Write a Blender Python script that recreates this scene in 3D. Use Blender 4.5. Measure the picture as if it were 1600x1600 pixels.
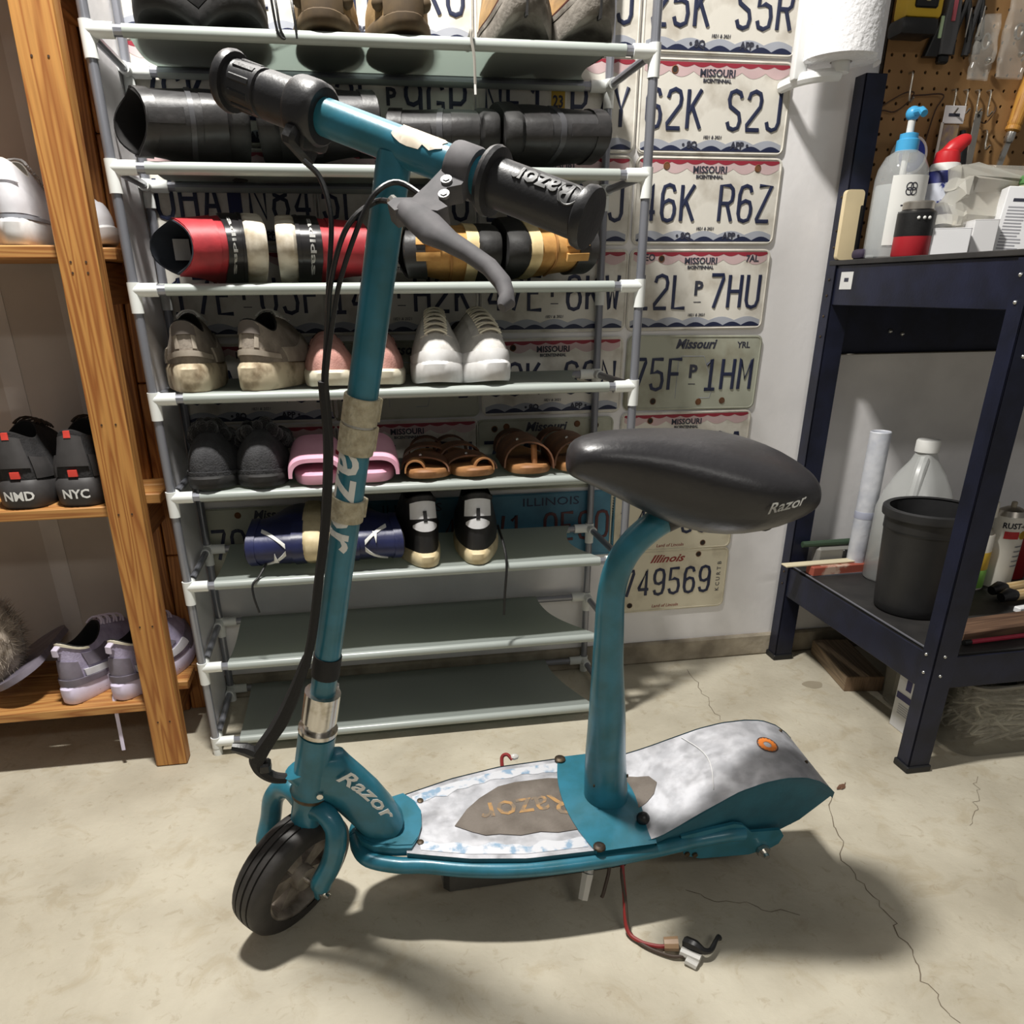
import bpy, bmesh, math, random
from mathutils import Vector, Matrix, noise
random.seed(7)
for o in list(bpy.data.objects): bpy.data.objects.remove(o)
SC = bpy.context.scene; COL = SC.collection
PI = math.pi; R = math.radians
def V(*a): return Vector(a)

# ------------------------------------------------------------------ camera, world, lamps, exposure
cam = bpy.data.cameras.new('camera'); cam.sensor_width = 36; cam.lens = 1231.37/1600*36
cam.shift_x = (800-772.03)/1600; cam.shift_y = (1026.63-800)/1600; cam.clip_start = .02
camo = bpy.data.objects.new('camera', cam); COL.objects.link(camo)
yaw, pitch, roll = 0.16953, 0.43592, 0.0086
fwd = V(math.sin(yaw)*math.cos(pitch), math.cos(yaw)*math.cos(pitch), -math.sin(pitch))
rt = V(math.cos(yaw), -math.sin(yaw), 0); dn = fwd.cross(rt)
r2 = rt*math.cos(roll)+dn*math.sin(roll); d2 = dn*math.cos(roll)-rt*math.sin(roll)
camo.matrix_world = Matrix(((r2.x, -d2.x, -fwd.x, -0.1745), (r2.y, -d2.y, -fwd.y, -1.7119), (r2.z, -d2.z, -fwd.z, 0.8565), (0, 0, 0, 1)))
SC.camera = camo
w = bpy.data.worlds.new('garage_air'); SC.world = w; w.use_nodes = True
w.node_tree.nodes['Background'].inputs[0].default_value = (1, .97, .93, 1)
w.node_tree.nodes['Background'].inputs[1].default_value = .105
def area(name, loc, rot, sx, sy, power, col=(1, .97, .92)):
    l = bpy.data.lights.new(name, 'AREA'); l.shape = 'RECTANGLE'; l.size = sx; l.size_y = sy; l.energy = power; l.color = col
    o = bpy.data.objects.new(name, l); COL.objects.link(o); o.location = loc; o.rotation_euler = rot; return o
area('ceiling_lamp', (-.32, -.68, 2.38), (0, 0, 0), .20, .10, 46)
area('ceiling_lamp_behind', (.5, -3.4, 2.38), (0, 0, 0), 1.2, .3, 14)
SC.view_settings.view_transform = 'Standard'; SC.view_settings.look = 'None'
SC.view_settings.gamma = 1; SC.view_settings.use_curve_mapping = False
SC.view_settings.exposure = .55

# ------------------------------------------------------------------ materials
def lin(c): return tuple(((x/255)/12.92 if x/255 <= .04045 else (((x/255)+.055)/1.055)**2.4) for x in c)
MATS = {}
def mat(name, rgb, rough=.5, metal=0, var=.12, vs=12, bump=0, bs=60, rgb2=None, spec=.5, alpha=1, trans=0, sheen=0, stretch=None, lo=.35, hi=.65, coat=0):
    """procedural principled material: colour drifts between rgb and rgb2 with noise, fine bump"""
    if name in MATS: return MATS[name]
    m = bpy.data.materials.new(name); m.use_nodes = True; nt = m.node_tree; b = nt.nodes['Principled BSDF']
    c1 = lin(rgb); c2 = lin(rgb2) if rgb2 else tuple(x*(1-var) for x in c1)
    tc = nt.nodes.new('ShaderNodeTexCoord'); mp = nt.nodes.new('ShaderNodeMapping'); nt.links.new(tc.outputs['Object'], mp.inputs[0])
    if stretch: mp.inputs['Scale'].default_value = stretch
    n = nt.nodes.new('ShaderNodeTexNoise'); n.inputs['Scale'].default_value = vs; n.inputs['Detail'].default_value = 5
    nt.links.new(mp.outputs[0], n.inputs['Vector'])
    cr = nt.nodes.new('ShaderNodeValToRGB'); cr.color_ramp.elements[0].position = lo; cr.color_ramp.elements[1].position = hi
    cr.color_ramp.elements[0].color = (*c2, 1); cr.color_ramp.elements[1].color = (*c1, 1)
    nt.links.new(n.outputs['Fac'], cr.inputs[0]); nt.links.new(cr.outputs[0], b.inputs['Base Color'])
    b.inputs['Roughness'].default_value = rough; b.inputs['Metallic'].default_value = metal
    b.inputs['Specular IOR Level'].default_value = spec
    if alpha < 1: b.inputs['Alpha'].default_value = alpha
    if trans: b.inputs['Transmission Weight'].default_value = trans
    if sheen: b.inputs['Sheen Weight'].default_value = sheen
    if coat: b.inputs['Coat Weight'].default_value = coat
    if bump:
        n2 = nt.nodes.new('ShaderNodeTexNoise'); n2.inputs['Scale'].default_value = bs; n2.inputs['Detail'].default_value = 3
        nt.links.new(mp.outputs[0], n2.inputs['Vector'])
        bp = nt.nodes.new('ShaderNodeBump'); bp.inputs['Strength'].default_value = bump; bp.inputs['Distance'].default_value = .004
        nt.links.new(n2.outputs['Fac'], bp.inputs['Height']); nt.links.new(bp.outputs[0], b.inputs['Normal'])
    MATS[name] = m; return m
def wood_mat(name, a, b_, axis='Z', scale=1.0, rough=.55):
    if name in MATS: return MATS[name]
    m = bpy.data.materials.new(name); m.use_nodes = True; nt = m.node_tree; b = nt.nodes['Principled BSDF']
    tc = nt.nodes.new('ShaderNodeTexCoord'); mp = nt.nodes.new('ShaderNodeMapping'); nt.links.new(tc.outputs['Object'], mp.inputs[0])
    s = [46*scale]*3; s['XYZ'.index(axis)] = 2.2*scale; mp.inputs['Scale'].default_value = s
    n = nt.nodes.new('ShaderNodeTexNoise'); n.inputs['Scale'].default_value = .8; n.inputs['Detail'].default_value = 1.5; nt.links.new(mp.outputs[0], n.inputs['Vector'])
    mul = nt.nodes.new('ShaderNodeMath'); mul.operation = 'MULTIPLY'; mul.inputs[1].default_value = 9; nt.links.new(n.outputs['Fac'], mul.inputs[0])
    fr = nt.nodes.new('ShaderNodeMath'); fr.operation = 'PINGPONG'; fr.inputs[1].default_value = .5; nt.links.new(mul.outputs[0], fr.inputs[0])
    cr = nt.nodes.new('ShaderNodeValToRGB'); cr.color_ramp.elements[0].position = .02; cr.color_ramp.elements[1].position = .38
    cr.color_ramp.elements[0].color = (*lin(b_), 1); cr.color_ramp.elements[1].color = (*lin(a), 1)
    nt.links.new(fr.outputs[0], cr.inputs[0])
    n3 = nt.nodes.new('ShaderNodeTexNoise'); n3.inputs['Scale'].default_value = 8; n3.inputs['Detail'].default_value = 6; nt.links.new(mp.outputs[0], n3.inputs['Vector'])
    mx = nt.nodes.new('ShaderNodeMix'); mx.data_type = 'RGBA'; mx.blend_type = 'MULTIPLY'; mx.inputs[0].default_value = .35
    nt.links.new(cr.outputs[0], mx.inputs[6]); nt.links.new(n3.outputs['Fac'], mx.inputs[7]); nt.links.new(mx.outputs[2], b.inputs['Base Color'])
    b.inputs['Roughness'].default_value = rough
    MATS[name] = m; return m
def glass_mat(name, rgb, rough=.05, alpha=.25):
    if name in MATS: return MATS[name]
    m = bpy.data.materials.new(name); m.use_nodes = True; nt = m.node_tree; b = nt.nodes['Principled BSDF']
    b.inputs['Base Color'].default_value = (*lin(rgb), 1); b.inputs['Roughness'].default_value = rough; b.inputs['Alpha'].default_value = alpha
    b.inputs['Specular IOR Level'].default_value = .8
    MATS[name] = m; return m
def cloth_mat(name, rgb, tr=.35):
    """thin shelf cloth: part of the light comes through"""
    m = bpy.data.materials.new(name); m.use_nodes = True; nt = m.node_tree; b = nt.nodes['Principled BSDF']
    b.inputs['Base Color'].default_value = (*lin(rgb), 1); b.inputs['Roughness'].default_value = .6
    t = nt.nodes.new('ShaderNodeBsdfTranslucent'); t.inputs[0].default_value = (*lin((150, 165, 155)), 1)
    mx = nt.nodes.new('ShaderNodeMixShader'); mx.inputs[0].default_value = tr
    nt.links.new(b.outputs[0], mx.inputs[1]); nt.links.new(t.outputs[0], mx.inputs[2]); nt.links.new(mx.outputs[0], nt.nodes['Material Output'].inputs[0])
    MATS[name] = m; return m

# ------------------------------------------------------------------ geometry helpers: a geo is (verts, faces)
def add(*gs):
    vs, fs = [], []
    for g in gs:
        k = len(vs); vs += list(g[0]); fs += [tuple(i+k for i in f) for f in g[1]]
    return vs, fs
def xf(g, M): return [M @ Vector(v) for v in g[0]], g[1]
def mv(g, x=0, y=0, z=0): return xf(g, Matrix.Translation((x, y, z)))
def rot(g, ax, deg): return xf(g, Matrix.Rotation(R(deg), 4, ax))
def sc(g, x, y, z): return xf(g, Matrix.Diagonal((x, y, z, 1)))
def box(x0, x1, y0, y1, z0, z1, bev=0, seg=1):
    if not bev:
        v = [(x, y, z) for x in (x0, x1) for y in (y0, y1) for z in (z0, z1)]
        return v, [(0, 1, 3, 2), (4, 6, 7, 5), (0, 4, 5, 1), (2, 3, 7, 6), (0, 2, 6, 4), (1, 5, 7, 3)]
    bm = bmesh.new(); bmesh.ops.create_cube(bm, size=1)
    for v in bm.verts: v.co = (x0+(v.co.x+.5)*(x1-x0), y0+(v.co.y+.5)*(y1-y0), z0+(v.co.z+.5)*(z1-z0))
    bmesh.ops.bevel(bm, geom=bm.edges[:], offset=bev, segments=seg, affect='EDGES', profile=.5)
    bm.verts.index_update(); g = [v.co.copy() for v in bm.verts], [tuple(v.index for v in f.verts) for f in bm.faces]; bm.free(); return g
def loft(rings, closed=True, cap0=True, cap1=True):
    n = len(rings[0]); vs = [Vector(p) for r in rings for p in r]; fs = []
    for i in range(len(rings)-1):
        for j in range(n if closed else n-1):
            k = (j+1) % n; fs.append((i*n+j, i*n+k, (i+1)*n+k, (i+1)*n+j))
    if cap0: fs.append(tuple(range(n))[::-1])
    if cap1: fs.append(tuple((len(rings)-1)*n+j for j in range(n)))
    return vs, fs
def smooth_path(pts, n=6):
    """Catmull-Rom through the points"""
    P = [Vector(p) for p in pts]; P = [P[0]*2-P[1]]+P+[P[-1]*2-P[-2]]; out = []
    for i in range(1, len(P)-2):
        for k in range(n):
            t = k/n; a, b, c, d = P[i-1:i+3]
            out.append(.5*((2*b)+(c-a)*t+(2*a-5*b+4*c-d)*t*t+(3*b-a-3*c+d)*t**3))
    out.append(P[-2]); return out
def tube(pts, r=.01, n=10, cap=True, flat=1.0, up=None):
    P = [Vector(p) for p in pts]; m = len(P); rs = r if isinstance(r, (list, tuple)) else [r]*m
    if len(rs) != m: rs = [rs[min(len(rs)-1, int(i*(len(rs)-1)/(m-1)))]*(1-(i*(len(rs)-1)/(m-1)) % 1)+rs[min(len(rs)-1, int(i*(len(rs)-1)/(m-1))+1)]*((i*(len(rs)-1)/(m-1)) % 1) for i in range(m)]
    T = [(P[min(i+1, m-1)]-P[max(i-1, 0)]).normalized() for i in range(m)]
    u = Vector(up) if up else (V(0, 0, 1) if abs(T[0].z) < .9 else V(1, 0, 0))
    rings = []
    for i in range(m):
        u = (u-T[i]*u.dot(T[i])).normalized(); v = T[i].cross(u)
        rings.append([P[i]+(u*math.cos(a)*flat+v*math.sin(a))*rs[i] for a in [2*PI*k/n for k in range(n)]])
    return loft(rings, True, cap, cap)
def lathe(prof, n=20, cap=True):
    return loft([[(r*math.cos(2*PI*k/n), r*math.sin(2*PI*k/n), z) for k in range(n)] for r, z in prof], True, cap, cap)
def cyl(a, b, r, n=12, r2=None): return tube([a, b], [r, r if r2 is None else r2], n)
def prism(pts, z0, z1):
    """polygon in XY extruded in Z"""
    return loft([[(x, y, z0) for x, y in pts], [(x, y, z1) for x, y in pts]])
def rrect(w, h, r, n=4, cx=0, cy=0):
    o = []
    for sx, sy, a0 in ((1, 1, 0), (-1, 1, 90), (-1, -1, 180), (1, -1, 270)):
        for k in range(n+1):
            a = R(a0+90*k/n); o.append((cx+sx*(w/2-r)+r*math.cos(a), cy+sy*(h/2-r)+r*math.sin(a)))
    return o
def grid(f, nu, nv, closed_u=False):
    vs = [Vector(f(i/(nu if closed_u else nu-1), j/(nv-1))) for i in range(nu) for j in range(nv)]; fs = []
    for i in range(nu if closed_u else nu-1):
        for j in range(nv-1):
            k = (i+1) % nu; fs.append((i*nv+j, k*nv+j, k*nv+j+1, i*nv+j+1))
    return vs, fs
def sphere(c, rx, ry=None, rz=None, n=12, m=8):
    ry = ry or rx; rz = rz or rx
    return mv(loft([[(rx*math.sin(PI*j/m)*math.cos(2*PI*k/n), ry*math.sin(PI*j/m)*math.sin(2*PI*k/n), -rz*math.cos(PI*j/m)) for k in range(n)] for j in [.15]+list(range(1, m))+[m-.15]]), *c)
def text(s, size, ext=.0004, shear=0, bold=0, align='CENTER', sx=1):
    c = bpy.data.curves.new('t', 'FONT'); c.body = s; c.size = size; c.extrude = ext; c.align_x = align; c.align_y = 'CENTER'
    c.shear = shear; c.offset = bold; c.resolution_u = 2
    o = bpy.data.objects.new('t', c); me = o.to_mesh()
    g = [v.co.copy() for v in me.vertices], [tuple(p.vertices) for p in me.polygons]
    o.to_mesh_clear(); bpy.data.objects.remove(o); bpy.data.curves.remove(c)
    return sc(g, sx, 1, 1)
def subdiv_long(g, maxlen):
    bm = bmesh.new(); vs = [bm.verts.new(v) for v in g[0]]
    for f in g[1]:
        try: bm.faces.new([vs[i] for i in f])
        except ValueError: pass
    bmesh.ops.triangulate(bm, faces=bm.faces[:])
    for _ in range(3):
        es = [e for e in bm.edges if e.calc_length() > maxlen]
        if not es: break
        bmesh.ops.subdivide_edges(bm, edges=es, cuts=1)
        bmesh.ops.triangulate(bm, faces=[f for f in bm.faces if len(f.verts) > 3])
    bm.verts.index_update(); o = [v.co.copy() for v in bm.verts], [tuple(v.index for v in f.verts) for f in bm.faces]; bm.free(); return o
def bend_cyl(g, r, ang0=0):
    """wrap XY text onto a cylinder about X: y becomes angle, z becomes radius"""
    return [V(v.x, (r+v.z)*math.sin(v.y/r+ang0), (r+v.z)*math.cos(v.y/r+ang0)) for v in map(Vector, g[0])], g[1]

# ------------------------------------------------------------------ object helpers
def mk(name, g, m, parent=None, smooth=35, label=None, kind=None, cat=None, group=None, loc=None):
    me = bpy.data.meshes.new(name); me.from_pydata([tuple(v) for v in g[0]], [], g[1])
    bm = bmesh.new(); bm.from_mesh(me); bmesh.ops.recalc_face_normals(bm, faces=bm.faces[:]); bm.to_mesh(me); bm.free()
    me.materials.append(m)
    if smooth:
        me.shade_smooth()
        try: me.set_sharp_from_angle(angle=R(smooth))
        except Exception: pass
    o = bpy.data.objects.new(name, me); COL.objects.link(o)
    if parent: o.parent = parent
    if loc: o.location = loc
    tag(o, label, cat, group, kind); return o
def tag(o, label=None, cat=None, group=None, kind=None):
    if label: o['label'] = label
    if cat: o['category'] = cat
    if group: o['group'] = group
    if kind: o['kind'] = kind
    return o
def thing(name, label, cat, loc=(0, 0, 0), rz=0, group=None, M=None):
    o = bpy.data.objects.new(name, None); COL.objects.link(o); o.empty_display_size = .05
    if M is not None: o.matrix_world = M
    else: o.location = loc; o.rotation_euler = (0, 0, R(rz))
    return tag(o, label, cat, group)
def copy_tree(o, parent=None):
    c = o.copy(); COL.objects.link(c); c.parent = parent
    for ch in o.children: copy_tree(ch, c)
    return c
# ================================================================== the setting
FLOOR = mat('concrete', (198, 191, 172), .62, 0, bump=.25, bs=90, vs=5, rgb2=(174, 166, 147), lo=.3, hi=.62)
nt = FLOOR.node_tree; b = nt.nodes['Principled BSDF']; tcn = next(n for n in nt.nodes if n.type == 'TEX_COORD')
src = b.inputs['Base Color'].links[0].from_socket
def mulnoise(src, scale, lo, hi, dark, detail=8, rough=.65):
    n = nt.nodes.new('ShaderNodeTexNoise'); n.inputs['Scale'].default_value = scale; n.inputs['Detail'].default_value = detail; n.inputs['Roughness'].default_value = rough
    n.inputs['Distortion'].default_value = .8
    nt.links.new(tcn.outputs['Object'], n.inputs['Vector'])
    r = nt.nodes.new('ShaderNodeValToRGB'); r.color_ramp.elements[0].position = lo; r.color_ramp.elements[1].position = hi
    r.color_ramp.elements[0].color = (*dark, 1); r.color_ramp.elements[1].color = (1, 1, 1, 1); nt.links.new(n.outputs['Fac'], r.inputs[0])
    m = nt.nodes.new('ShaderNodeMix'); m.data_type = 'RGBA'; m.blend_type = 'MULTIPLY'; m.inputs[0].default_value = 1
    nt.links.new(src, m.inputs[6]); nt.links.new(r.outputs[0], m.inputs[7]); return m.outputs[2]
src = mulnoise(src, 13, .36, .47, (.90, .87, .82)); src = mulnoise(src, 45, .33, .42, (.86, .83, .79)); src = mulnoise(src, 2.2, .35, .6, (.86, .855, .85))
nt.links.new(src, b.inputs['Base Color'])
WALL = mat('painted_wall', (240, 238, 238), .7, 0, vs=7, rgb2=(224, 222, 222), bump=.12, bs=60, lo=.25, hi=.55)
DRY = mat('bare_drywall', (186, 177, 168), .85, 0, vs=4, rgb2=(168, 159, 150), bump=.1)
CURB = mat('foundation_concrete', (170, 160, 142), .85, 0, vs=16, rgb2=(128, 119, 104), bump=.5, bs=50)
DARK = mat('crack_dark', (112, 100, 84), .9)
fl = mk('floor', grid(lambda u, v: (-2.4+u*5, -3.6+v*3.62, 0), 3, 3), FLOOR, kind='structure')
def ribbon(pts, w):
    P = [Vector((x, y, .0006)) for x, y in pts]; L = []
    for i, p in enumerate(P):
        t = (P[min(i+1, len(P)-1)]-P[max(i-1, 0)]).normalized(); s = V(-t.y, t.x, 0)*w*random.uniform(.5, 1.2); L.append((p+s, p-s))
    return [q for pr in L for q in pr], [(2*i, 2*i+1, 2*i+3, 2*i+2) for i in range(len(P)-1)]
def jag(pts, n=7, a=.006):
    o = []
    for p, q in zip(pts, pts[1:]):
        for k in range(n): t = k/n; o.append((p[0]+(q[0]-p[0])*t+random.uniform(-a, a), p[1]+(q[1]-p[1])*t+random.uniform(-a, a)))
    return o+[pts[-1]]
for pts, w_ in (([(.651, -.602), (.603, -.702), (.564, -.791), (.561, -.889), (.552, -.961), (.53, -1.04), (.531, -1.107)], .0008), ([(.597, -.059), (.58, -.194), (.565, -.314)], .0007), ([(.278, -.816), (.346, -.852), (.429, -.893)], .0006), ([(.951, -.615), (.893, -.69), (.833, -.745)], .0005)):
    mk('crack', ribbon(jag(pts), w_), DARK, fl)
mk('oil_stain', ([V(.853+.024*math.cos(a)*(1+.12*math.sin(3*a)), -.196+.019*math.sin(a), .0005) for a in [2*PI*k/24 for k in range(24)]], [tuple(range(24))]), mat('oil_stain', (158, 148, 128), .7), fl, 0)
mk('wall_back', box(-2.4, 2.6, 0, .1, .056, 2.4), WALL, kind='structure')
mk('trim_1', box(-2.4, 2.6, -.012, .1, 0, .056, .004), CURB, kind='structure')
t = thing('foam_board', 'tall white foam board standing on edge between the wooden shelf and the shoe rack', 'panel', (-.512, -.12, 0)); mk('sheet', box(-.003, .003, -.095, .105, .0005, 2.0, .0015), WALL, t)
# drywall behind the wooden shelf, with two taped joints
mk('wall_left_back', box(-2.4, -.5345, -.012, -.0004, .056, 2.4), DRY, kind='structure')
TAPE = mat('joint_compound', (196, 190, 184), .85, var=.2, vs=9)
for x, wd in ((-.80, .018), (-.675, .012)):
    mk('joint_tape', box(x-wd, x+wd, -.0132, -.0121, .1, 2.2), TAPE, bpy.data.objects['wall_left_back'])
# ================================================================== licence plates
PW, PH = .3048, .1524
STK = {  # stroke letters in a unit cell: x 0..1, y 0..1, each a list of polylines
'0': [[(.5, 1), (.15, .95), (0, .78), (0, .22), (.15, .05), (.5, 0), (.85, .05), (1, .22), (1, .78), (.85, .95), (.5, 1)]],
'1': [[(.15, .8), (.55, 1), (.55, 0)], [(.1, 0), (1, 0)]],
'2': [[(0, .78), (.12, .94), (.5, 1), (.88, .94), (1, .78), (.95, .6), (0, .12), (0, 0), (1, 0)]],
'3': [[(0, .82), (.15, .96), (.5, 1), (.88, .95), (.98, .76), (.85, .57), (.45, .53)], [(.45, .53), (.88, .48), (1, .25), (.85, .05), (.5, 0), (.12, .05), (0, .2)]],
'4': [[(.75, 0), (.75, 1), (0, .3), (0, .24), (1, .24)]],
'5': [[(.95, 1), (.08, 1), (.03, .54), (.5, .6), (.88, .54), (1, .3), (.9, .07), (.5, 0), (.12, .05), (0, .2)]],
'6': [[(.95, .82), (.82, .96), (.5, 1), (.14, .95), (0, .75), (0, .22), (.14, .05), (.5, 0), (.86, .05), (1, .22), (1, .38), (.86, .54), (.5, .58), (.1, .5), (0, .35)]],
'7': [[(0, 1), (1, 1), (1, .9), (.35, 0)]],
'8': [[(.5, .55), (.12, .62), (.05, .8), (.18, .96), (.5, 1), (.82, .96), (.95, .8), (.88, .62), (.5, .55), (.1, .47), (0, .25), (.14, .05), (.5, 0), (.86, .05), (1, .25), (.9, .47), (.5, .55)]],
'9': [[(.03, .18), (.16, .04), (.5, 0), (.86, .05), (1, .25), (1, .78), (.86, .95), (.5, 1), (.14, .95), (0, .78), (0, .62), (.14, .46), (.5, .42), (.9, .5), (1, .65)]],
'A': [[(0, 0), (.42, 1), (.58, 1), (1, 0)], [(.16, .32), (.84, .32)]], 'B': [[(0, .52), (.7, .52), (.93, .63), (.95, .85), (.7, 1), (0, 1), (0, 0), (.75, 0), (1, .14), (.98, .4), (.7, .52)]], 'C': [[(.98, .8), (.85, .95), (.5, 1), (.14, .95), (0, .75), (0, .22), (.14, .05), (.5, 0), (.86, .05), (1, .22)]], 'D': [[(0, 0), (0, 1), (.65, 1), (.95, .85), (1, .5), (.95, .15), (.65, 0), (0, 0)]],
'E': [[(.95, 1), (0, 1), (0, 0), (1, 0)], [(0, .52), (.75, .52)]],
'F': [[(1, 1), (0, 1), (0, 0)], [(0, .52), (.8, .52)]], 'G': [[(.98, .8), (.85, .95), (.5, 1), (.14, .95), (0, .75), (0, .22), (.14, .05), (.5, 0), (.86, .05), (1, .22), (1, .48), (.55, .48)]],
'H': [[(0, 0), (0, 1)], [(1, 0), (1, 1)], [(0, .5), (1, .5)]], 'J': [[(.95, 1), (.95, .2), (.8, .05), (.45, 0), (.12, .06), (0, .22)]],
'K': [[(0, 0), (0, 1)], [(.95, 1), (.05, .42)], [(.3, .58), (1, 0)]], 'L': [[(0, 1), (0, 0), (1, 0)]], 'M': [[(0, 0), (0, 1), (.5, .35), (1, 1), (1, 0)]],
'N': [[(0, 0), (0, 1), (1, 0), (1, 1)]], 'P': [[(0, 0), (0, 1), (.7, 1), (.95, .9), (1, .75), (.95, .58), (.7, .48), (0, .48)]],
'R': [[(0, 0), (0, 1), (.7, 1), (.95, .9), (1, .75), (.95, .58), (.7, .5), (0, .5)], [(.55, .5), (1, 0)]],
'S': [[(1, .82), (.86, .95), (.5, 1), (.14, .95), (.03, .78), (.14, .6), (.86, .42), (.98, .23), (.86, .05), (.5, 0), (.14, .05), (0, .2)]],
'T': [[(0, 1), (1, 1)], [(.5, 1), (.5, 0)]], 'U': [[(0, 1), (0, .22), (.15, .05), (.5, 0), (.85, .05), (1, .22), (1, 1)]], 'V': [[(0, 1), (.5, 0), (1, 1)]],
'W': [[(0, 1), (.25, 0), (.5, .7), (.75, 0), (1, 1)]], 'Y': [[(0, 1), (.5, .45), (1, 1)], [(.5, .45), (.5, 0)]], 'Z': [[(0, 1), (1, 1), (0, .05), (0, 0), (1, 0)]]}
def stroke_char(c, w, h, r):
    gs = []
    for pl in STK[c]:
        pts = [(x*w, y*h, 0) for x, y in pl]
        gs.append(tube(pts, r, 6, True, up=(0, 0, 1)))
    return sc(add(*gs), 1, 1, .45)
NAVY = mat('plate_navy_ink', (28, 36, 66), .5, rgb2=(50, 56, 78), lo=.25, hi=.5); RED = mat('plate_red_band', (150, 42, 58), .5); PINK = mat('plate_pink_wave', (205, 178, 178), .6)
GWAVE = mat('plate_grey_wave', (168, 172, 182), .6); INK = mat('plate_small_ink', (52, 54, 68), .6); MAROON = mat('plate_brown_ink', (150, 60, 55), .6)
PLATE = mat('plate_worn_white', (222, 218, 208), .42, .0, vs=14, rgb2=(178, 170, 156), lo=.3, hi=.52, bump=.1)
PLATE_I = mat('plate_cream', (222, 214, 190), .42, 0, vs=12, rgb2=(184, 174, 150), lo=.3, hi=.5)
PLATE_O = mat('plate_green_fade', (176, 178, 162), .42, 0, vs=9, rgb2=(126, 120, 100), lo=.3, hi=.55)
PLATE_B = mat('plate_blue_sky', (74, 132, 158), .42, 0, vs=10, rgb2=(52, 96, 118)); RUST = mat('bolt_rust', (120, 78, 44), .8, rgb2=(60, 50, 44)); HOLE = mat('bolt_hole', (46, 42, 38), .9)
STICK = mat('year_sticker', (196, 160, 52), .5); STEEL = mat('zinc_steel', (188, 182, 172), .35, .9, var=.2, vs=40)
def scallop(w, amp, n, y, up, thick, depth=0):
    pts = [(-w/2, y), (w/2, y)]; m = n*8
    for k in range(m+1):
        t = k/m; pts.append((w/2-w*t, y+up*(thick+amp*abs(math.sin(PI*n*t)) if True else 0)))
    return prism(pts, 0, depth)
CHM = {}
def plate(style, s1, s2, xc, zc, label, mid=None, tilt=0, hdr=None, foot=True, screws=(), vert=None):
    t = thing('license_plate', label, 'license plate', group='license plates on the back wall')
    t.matrix_world = Matrix.Translation((xc, -.0035, zc)) @ Matrix.Rotation(R(tilt), 4, 'Y') @ Matrix.Rotation(R(90), 4, 'X')
    base = {'b': PLATE, 'o': PLATE_O, 'i': PLATE_I, 's': PLATE_B}[style]
    mk('plate', add(prism(rrect(PW, PH, .014), 0, .0012), tube([(x, y, .0012) for x, y in rrect(PW-.006, PH-.006, .012)+rrect(PW-.006, PH-.006, .012)[:1]], .0016, 6, False)), base, t)
    if style == 'b':
        mk('pink_wave', scallop(PW-.016, .009, 6, PH/2-.006, -1, .014, .0016), PINK, t)
        mk('red_band', scallop(PW-.016, .004, 9, PH/2-.006, -1, .0035, .0019), RED, t)
        mk('grey_wave', scallop(PW-.016, .007, 5, -PH/2+.006, 1, .012, .0016), GWAVE, t)
        mk('blue_band', scallop(PW-.016, .007, 7, -PH/2+.006, 1, .002, .0019), NAVY, t)
        mk('state_name', mv(text('MISSOURI', .0165, .0003, bold=.0004), 0, PH/2-.0225, .002), INK, t)
        mk('motto', mv(text('BICENTENNIAL', .0082, .0003, bold=.0002), 0, PH/2-.034, .002), INK, t); mk('year_line', mv(text('1821 & 2021', .0075, .0003, .2), 0, -PH/2+.029, .002), INK, t)
        if foot: mk('county_stamp', mv(text('• 8Q', .016, .0005, bold=.0006), -.045, -PH/2+.0155, .002), INK, t); mk('month_stamp', mv(text('APP •', .016, .0005, bold=.0006), .058, -PH/2+.0155, .002), INK, t)
    elif style == 'o':
        mk('state_name', mv(text('Missouri', .026, .0003, .28, .0008), 0, PH/2-.0185, .0015), INK, t)
        mk('state_outline', tube([(-.035, -.052, .0014), (-.035, .02, .0014), (-.03, .034, .0014), (.022, .034, .0014), (.035, .005, .0014), (.05, -.03, .0014), (.044, -.052, .0014), (.02, -.052, .0014)], .0007, 4), GWAVE, t)
    elif style == 'i':
        mk('state_name', mv(text('Illinois', .026, .0003, .45, .0006, sx=1.25), -.005, PH/2-.021, .0015), MAROON, t)
        mk('motto', mv(text('Land of Lincoln', .011, .0003, .2), 0, -PH/2+.0125, .0015), MAROON, t)
    else:
        mk('state_name', mv(text('ILLINOIS', .026, .0003, 0, sx=1.35), 0, PH/2-.0215, .0015), NAVY, t)
    cw = .026 if len(s1+s2) < 7 else .0235; ch = .062; y0 = -.034; gs = []
    if style == 'i': ch = .064; y0 = -.034; cw = .024
    gap = .0405 if style != 'i' else .0385
    chars = list(s1)+[' ']*(1 if s2 else 0)+list(s2)
    if mid == 'P': mk('suffix', add(mv(text('P', .037, .0006, bold=.0012), 0, .002, .0016), box(-.008, .008, -.0235, -.022, .0012, .0018)), INK, t)
    tot = (len(chars)-1)*gap
    if style in 'bo' and len(s1) == 3 and len(s2) == 3: tot = 6*.0405
    for k, c in enumerate(chars):
        if c != ' ':
            key = (c, cw, ch, style == 's')
            if key not in CHM: CHM[key] = mk('character', stroke_char(c, cw, ch, .0040), NAVY if style != 's' else mat('plate_dark_red', (86, 40, 42), .5), t); o = CHM[key]
            else: o = CHM[key].copy(); COL.objects.link(o); o.parent = t
            o.location = (-tot/2+k*gap-cw/2, y0, .0018)
    if vert:
        for k, c in enumerate(vert): 
            mk('letter', mv(rot(text(c, .014, .0003), 'Z', 90), .132, .036-k*.0135, .0015), INK, t)
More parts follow.
